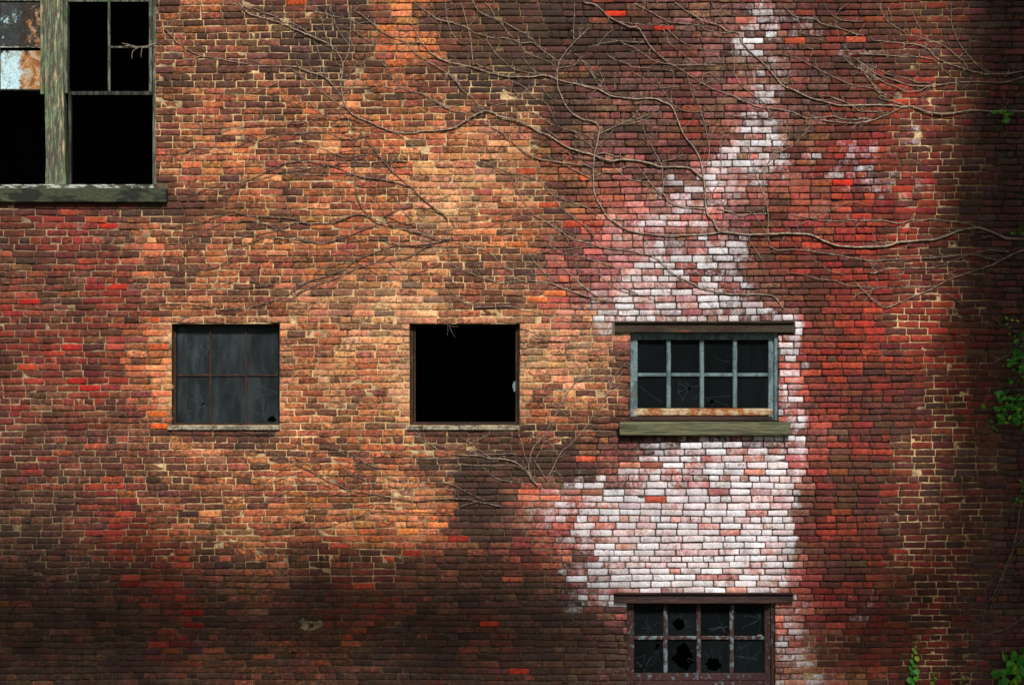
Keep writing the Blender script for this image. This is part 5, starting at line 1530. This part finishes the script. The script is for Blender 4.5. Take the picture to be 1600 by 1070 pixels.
sprig('low ivy tuft with yellow tips at the bottom edge, nearer the corner bush', [[(1500, 1085), (1502, 1062), (1504, 1052)]], 12, 4.5, 'round', 0.8, 3.0)
sprig('large leaved ivy bush in the bottom right corner', [[(1606, 1015), (1594, 1024), (1580, 1032), (1572, 1040)], [(1604, 1050), (1585, 1046), (1564, 1050)], [(1604, 1075), (1580, 1066), (1562, 1062)], [(1604, 1036), (1590, 1052), (1580, 1066)]], 62, 13, 'round', 0.2, 5)
# paired leaves climbing the shoot
shoot = [o for o in bpy.data.objects if o.get('label', '').startswith('climbing ivy shoot')][0]
for (a_, b_, s_, yl) in ((1431, 1001, 2.4, 1), (1429, 1004, 2.6, 1), (1430, 1009, 3, 1), (1427, 1013, 6, 1), (1430, 1018, 7, 1), (1425, 1023, 5, 1), (1431, 1027, 9, 0.6), (1424, 1032, 9.5, 0), (1428, 1038, 8, 0), (1421, 1041, 9.5, 0), (1430, 1047, 10, 0), (1422, 1051, 9, 0), (1429, 1058, 10, 0), (1419, 1061, 11, 0), (1428, 1070, 10, 0)):
    o = bpy.data.objects.new('leaf', LM[('round', 'leaf_yellow' if yl > 0.5 else 'leaf')])
    COL.objects.link(o)
    o.parent = shoot
    o.matrix_parent_inverse = shoot.matrix_basis.inverted()
    o.location = P(a_, b_ - s_ * 0.4, -0.035)
    o.scale = [s_ / PPM] * 3
    o.rotation_euler = (lr.gauss(0.4, 0.15), math.pi + lr.gauss(0, 0.6), lr.gauss(0, 0.3))

# one dry leaf caught on the wall
me = leaf_mesh('dry_leaf', 'oval')
me.materials.append(M['leaf_dry'])
rt = empty('dry_leaf', P(1131, 452, -0.02))
tag(rt, 'curled dry red leaf caught above the blue grey window lintel', 'leaf')
for q in range(4):
    o = bpy.data.objects.new('blade', me)
    COL.objects.link(o)
    o.parent = rt
    o.scale = [5 / PPM] * 3
    o.rotation_euler = (0.6, q * 1.5 + 0.4, 0.5 * q)

# moss cushions in the joints near the right edge
verts, faces = [], []
mr = random.Random(31)
for q in range(330):
    px = 1600 - abs(mr.gauss(0, 30))
    k_ = mr.randint(-6, 96)
    py = float(warp(px, 56.3 + 10.673 * (k_ + 0.5) - 0.0026 * k_ * k_)) + mr.gauss(0, 0.8)
    if mr.random() > (0.4 + 0.6 * (mnoise.noise(Vector((px / 30, py / 30, 2))) > 0)) or py > 560: continue
    c_ = P(px, py, -0.001)
    rx, rz = mr.uniform(1.5, 6.0) / PPM, mr.uniform(0.7, 1.9) / PPM
    b0 = len(verts)
    m_ = 8
    verts.append(c_ + Vector((0, -mr.uniform(0.006, 0.016), 0)))
    for r_ in (0.6, 1.0):
        for s_ in range(m_):
            a_ = 2 * math.pi * s_ / m_
            verts.append(c_ + Vector((math.cos(a_) * rx * r_ * mr.uniform(0.7, 1.2), -0.008 if r_ < 1 else 0.006, math.sin(a_) * rz * r_ * mr.uniform(0.7, 1.3))))
    for s_ in range(m_):
        s2 = (s_ + 1) % m_
        faces.append((b0, b0 + 1 + s2, b0 + 1 + s_))
        faces.append((b0 + 1 + s_, b0 + 1 + s2, b0 + 1 + m_ + s2, b0 + 1 + m_ + s_))
tag(mesh_obj('moss', verts, faces, M['moss']), 'dark green moss growing in the joints at the right edge', 'moss', kind='stuff')

# ------------------------------------------------------------------ unseen trees added beside and above the view to shade the wall
def tree(label, trunk, limbs, blobs, seed):
    """trunk and limbs as tapered tubes; crown of small leaf faces scattered in the given ellipsoids"""
    r_ = random.Random(seed)
    root = empty('added_shade_tree', trunk[0][0])
    tag(root, label, 'tree')
    inv = root.matrix_basis.inverted()
    verts, faces = [], []
    tube(verts, faces, [Vector(p_) for p_, _ in trunk], [q for _, q in trunk], 10)
    o = mesh_obj('trunk', verts, faces, M['bark'], None, True)
    o.parent = root; o.matrix_parent_inverse = inv
    for lb in limbs:
        verts, faces = [], []
        tube(verts, faces, [Vector(p_) for p_, _ in lb], [q for _, q in lb], 8)
        o = mesh_obj('limb', verts, faces, M['bark'], None, True)
        o.parent = root; o.matrix_parent_inverse = inv
    n_all = sum(b_[2] for b_ in blobs)
    V_ = np.zeros((n_all * 4, 3))
    i0 = 0
    g_ = np.random.default_rng(seed)
    for (c_, rad, n) in blobs:
        d = g_.normal(size=(n, 3))
        d /= np.linalg.norm(d, axis=1)[:, None]
        rr_ = g_.random(n) ** (1 / 2.4)
        p_ = np.array(c_) + d * rr_[:, None] * np.array(rad)
        for q in range(n):
            a_ = Vector(g_.normal(size=3)).normalized()
            b_ = a_.orthogonal().normalized()
            b_.rotate(Matrix.Rotation(g_.uniform(0, 6.28), 3, a_))
            c2 = a_.cross(b_)
            s_ = g_.uniform(0.11, 0.18)
            pc = Vector(p_[q])
            V_[i0:i0 + 4] = [pc - b_ * s_, pc + c2 * s_ * 0.5, pc + b_ * s_, pc - c2 * s_ * 0.5]
            i0 += 4
    me = bpy.data.meshes.new('crown')
    me.from_pydata(V_.tolist(), [], [(k_, k_ + 1, k_ + 2, k_ + 3) for k_ in range(0, n_all * 4, 4)])
    me.materials.append(M['leaf_added_tree'])
    o = bpy.data.objects.new('crown', me)
    COL.objects.link(o)
    o.parent = root; o.matrix_parent_inverse = inv
    return root


tree('unseen tree added left of the view, its long limb placed to shade the foot of the wall',
     [((-6.9, -9.2, 0), 0.34), ((-6.8, -9.1, 3), 0.28), ((-6.7, -9.0, 6.5), 0.23), ((-6.3, -8.7, 9.5), 0.16), ((-6.0, -8.5, 11.8), 0.05)],
     [[((-6.6, -9.0, 8.4), 0.13), ((-4.8, -8.5, 9.9), 0.10), ((-2.8, -8.3, 10.3), 0.07), ((-0.8, -8.2, 10.4), 0.05), ((1.6, -8.1, 10.2), 0.015)],
      [((-6.4, -8.8, 9.3), 0.09), ((-5.5, -8.3, 10.6), 0.05), ((-4.4, -8.0, 11.3), 0.02)]],
     [((-5.4, -8.1, 10.6), (1.0, 0.8, 1.3), 800), ((-3.75, -8.2, 10.38), (1.2, 0.8, 0.60), 760), ((-2.15, -8.2, 10.33), (1.1, 0.8, 0.55), 700), ((-0.65, -8.15, 10.33), (1.0, 0.8, 0.50), 640), ((0.65, -8.1, 10.23), (0.8, 0.7, 0.45), 560), ((1.75, -8.1, 10.12), (0.8, 0.7, 0.40), 320)], 3)
tree('unseen dense tree added right of the view to shade the right edge of the wall',
     [((7.4, -5.2, 0), 0.26), ((7.3, -5.1, 4), 0.21), ((7.3, -5.0, 8), 0.15), ((7.2, -4.9, 13.0), 0.04)],
     [[((7.3, -5.1, 5.0), 0.09), ((6.8, -4.7, 6.2), 0.05), ((6.3, -4.5, 7.3), 0.02)], [((7.3, -5.0, 7.2), 0.08), ((6.7, -4.6, 8.6), 0.05), ((6.2, -4.4, 9.6), 0.015)], [((7.25, -4.9, 9.6), 0.07), ((6.7, -4.6, 11.2), 0.03), ((6.3, -4.5, 12.2), 0.012)],
      [((7.3, -5.4, 8.2), 0.08), ((6.4, -7.0, 9.6), 0.05), ((5.0, -8.1, 10.1), 0.02)]],
     [((6.1, -4.5, 5.6), (1.1, 0.9, 1.0), 1300), ((6.1, -4.5, 7.1), (1.1, 0.9, 1.2), 1600), ((6.1, -4.5, 8.9), (1.1, 0.9, 1.3), 1600), ((6.1, -4.5, 10.7), (1.05, 0.9, 1.3), 1600), ((6.25, -4.5, 12.4), (1.0, 0.9, 1.1), 900), ((5.85, -7.9, 10.2), (1.0, 0.8, 0.6), 560), ((4.85, -8.1, 10.1), (0.8, 0.7, 0.5), 380)], 4)
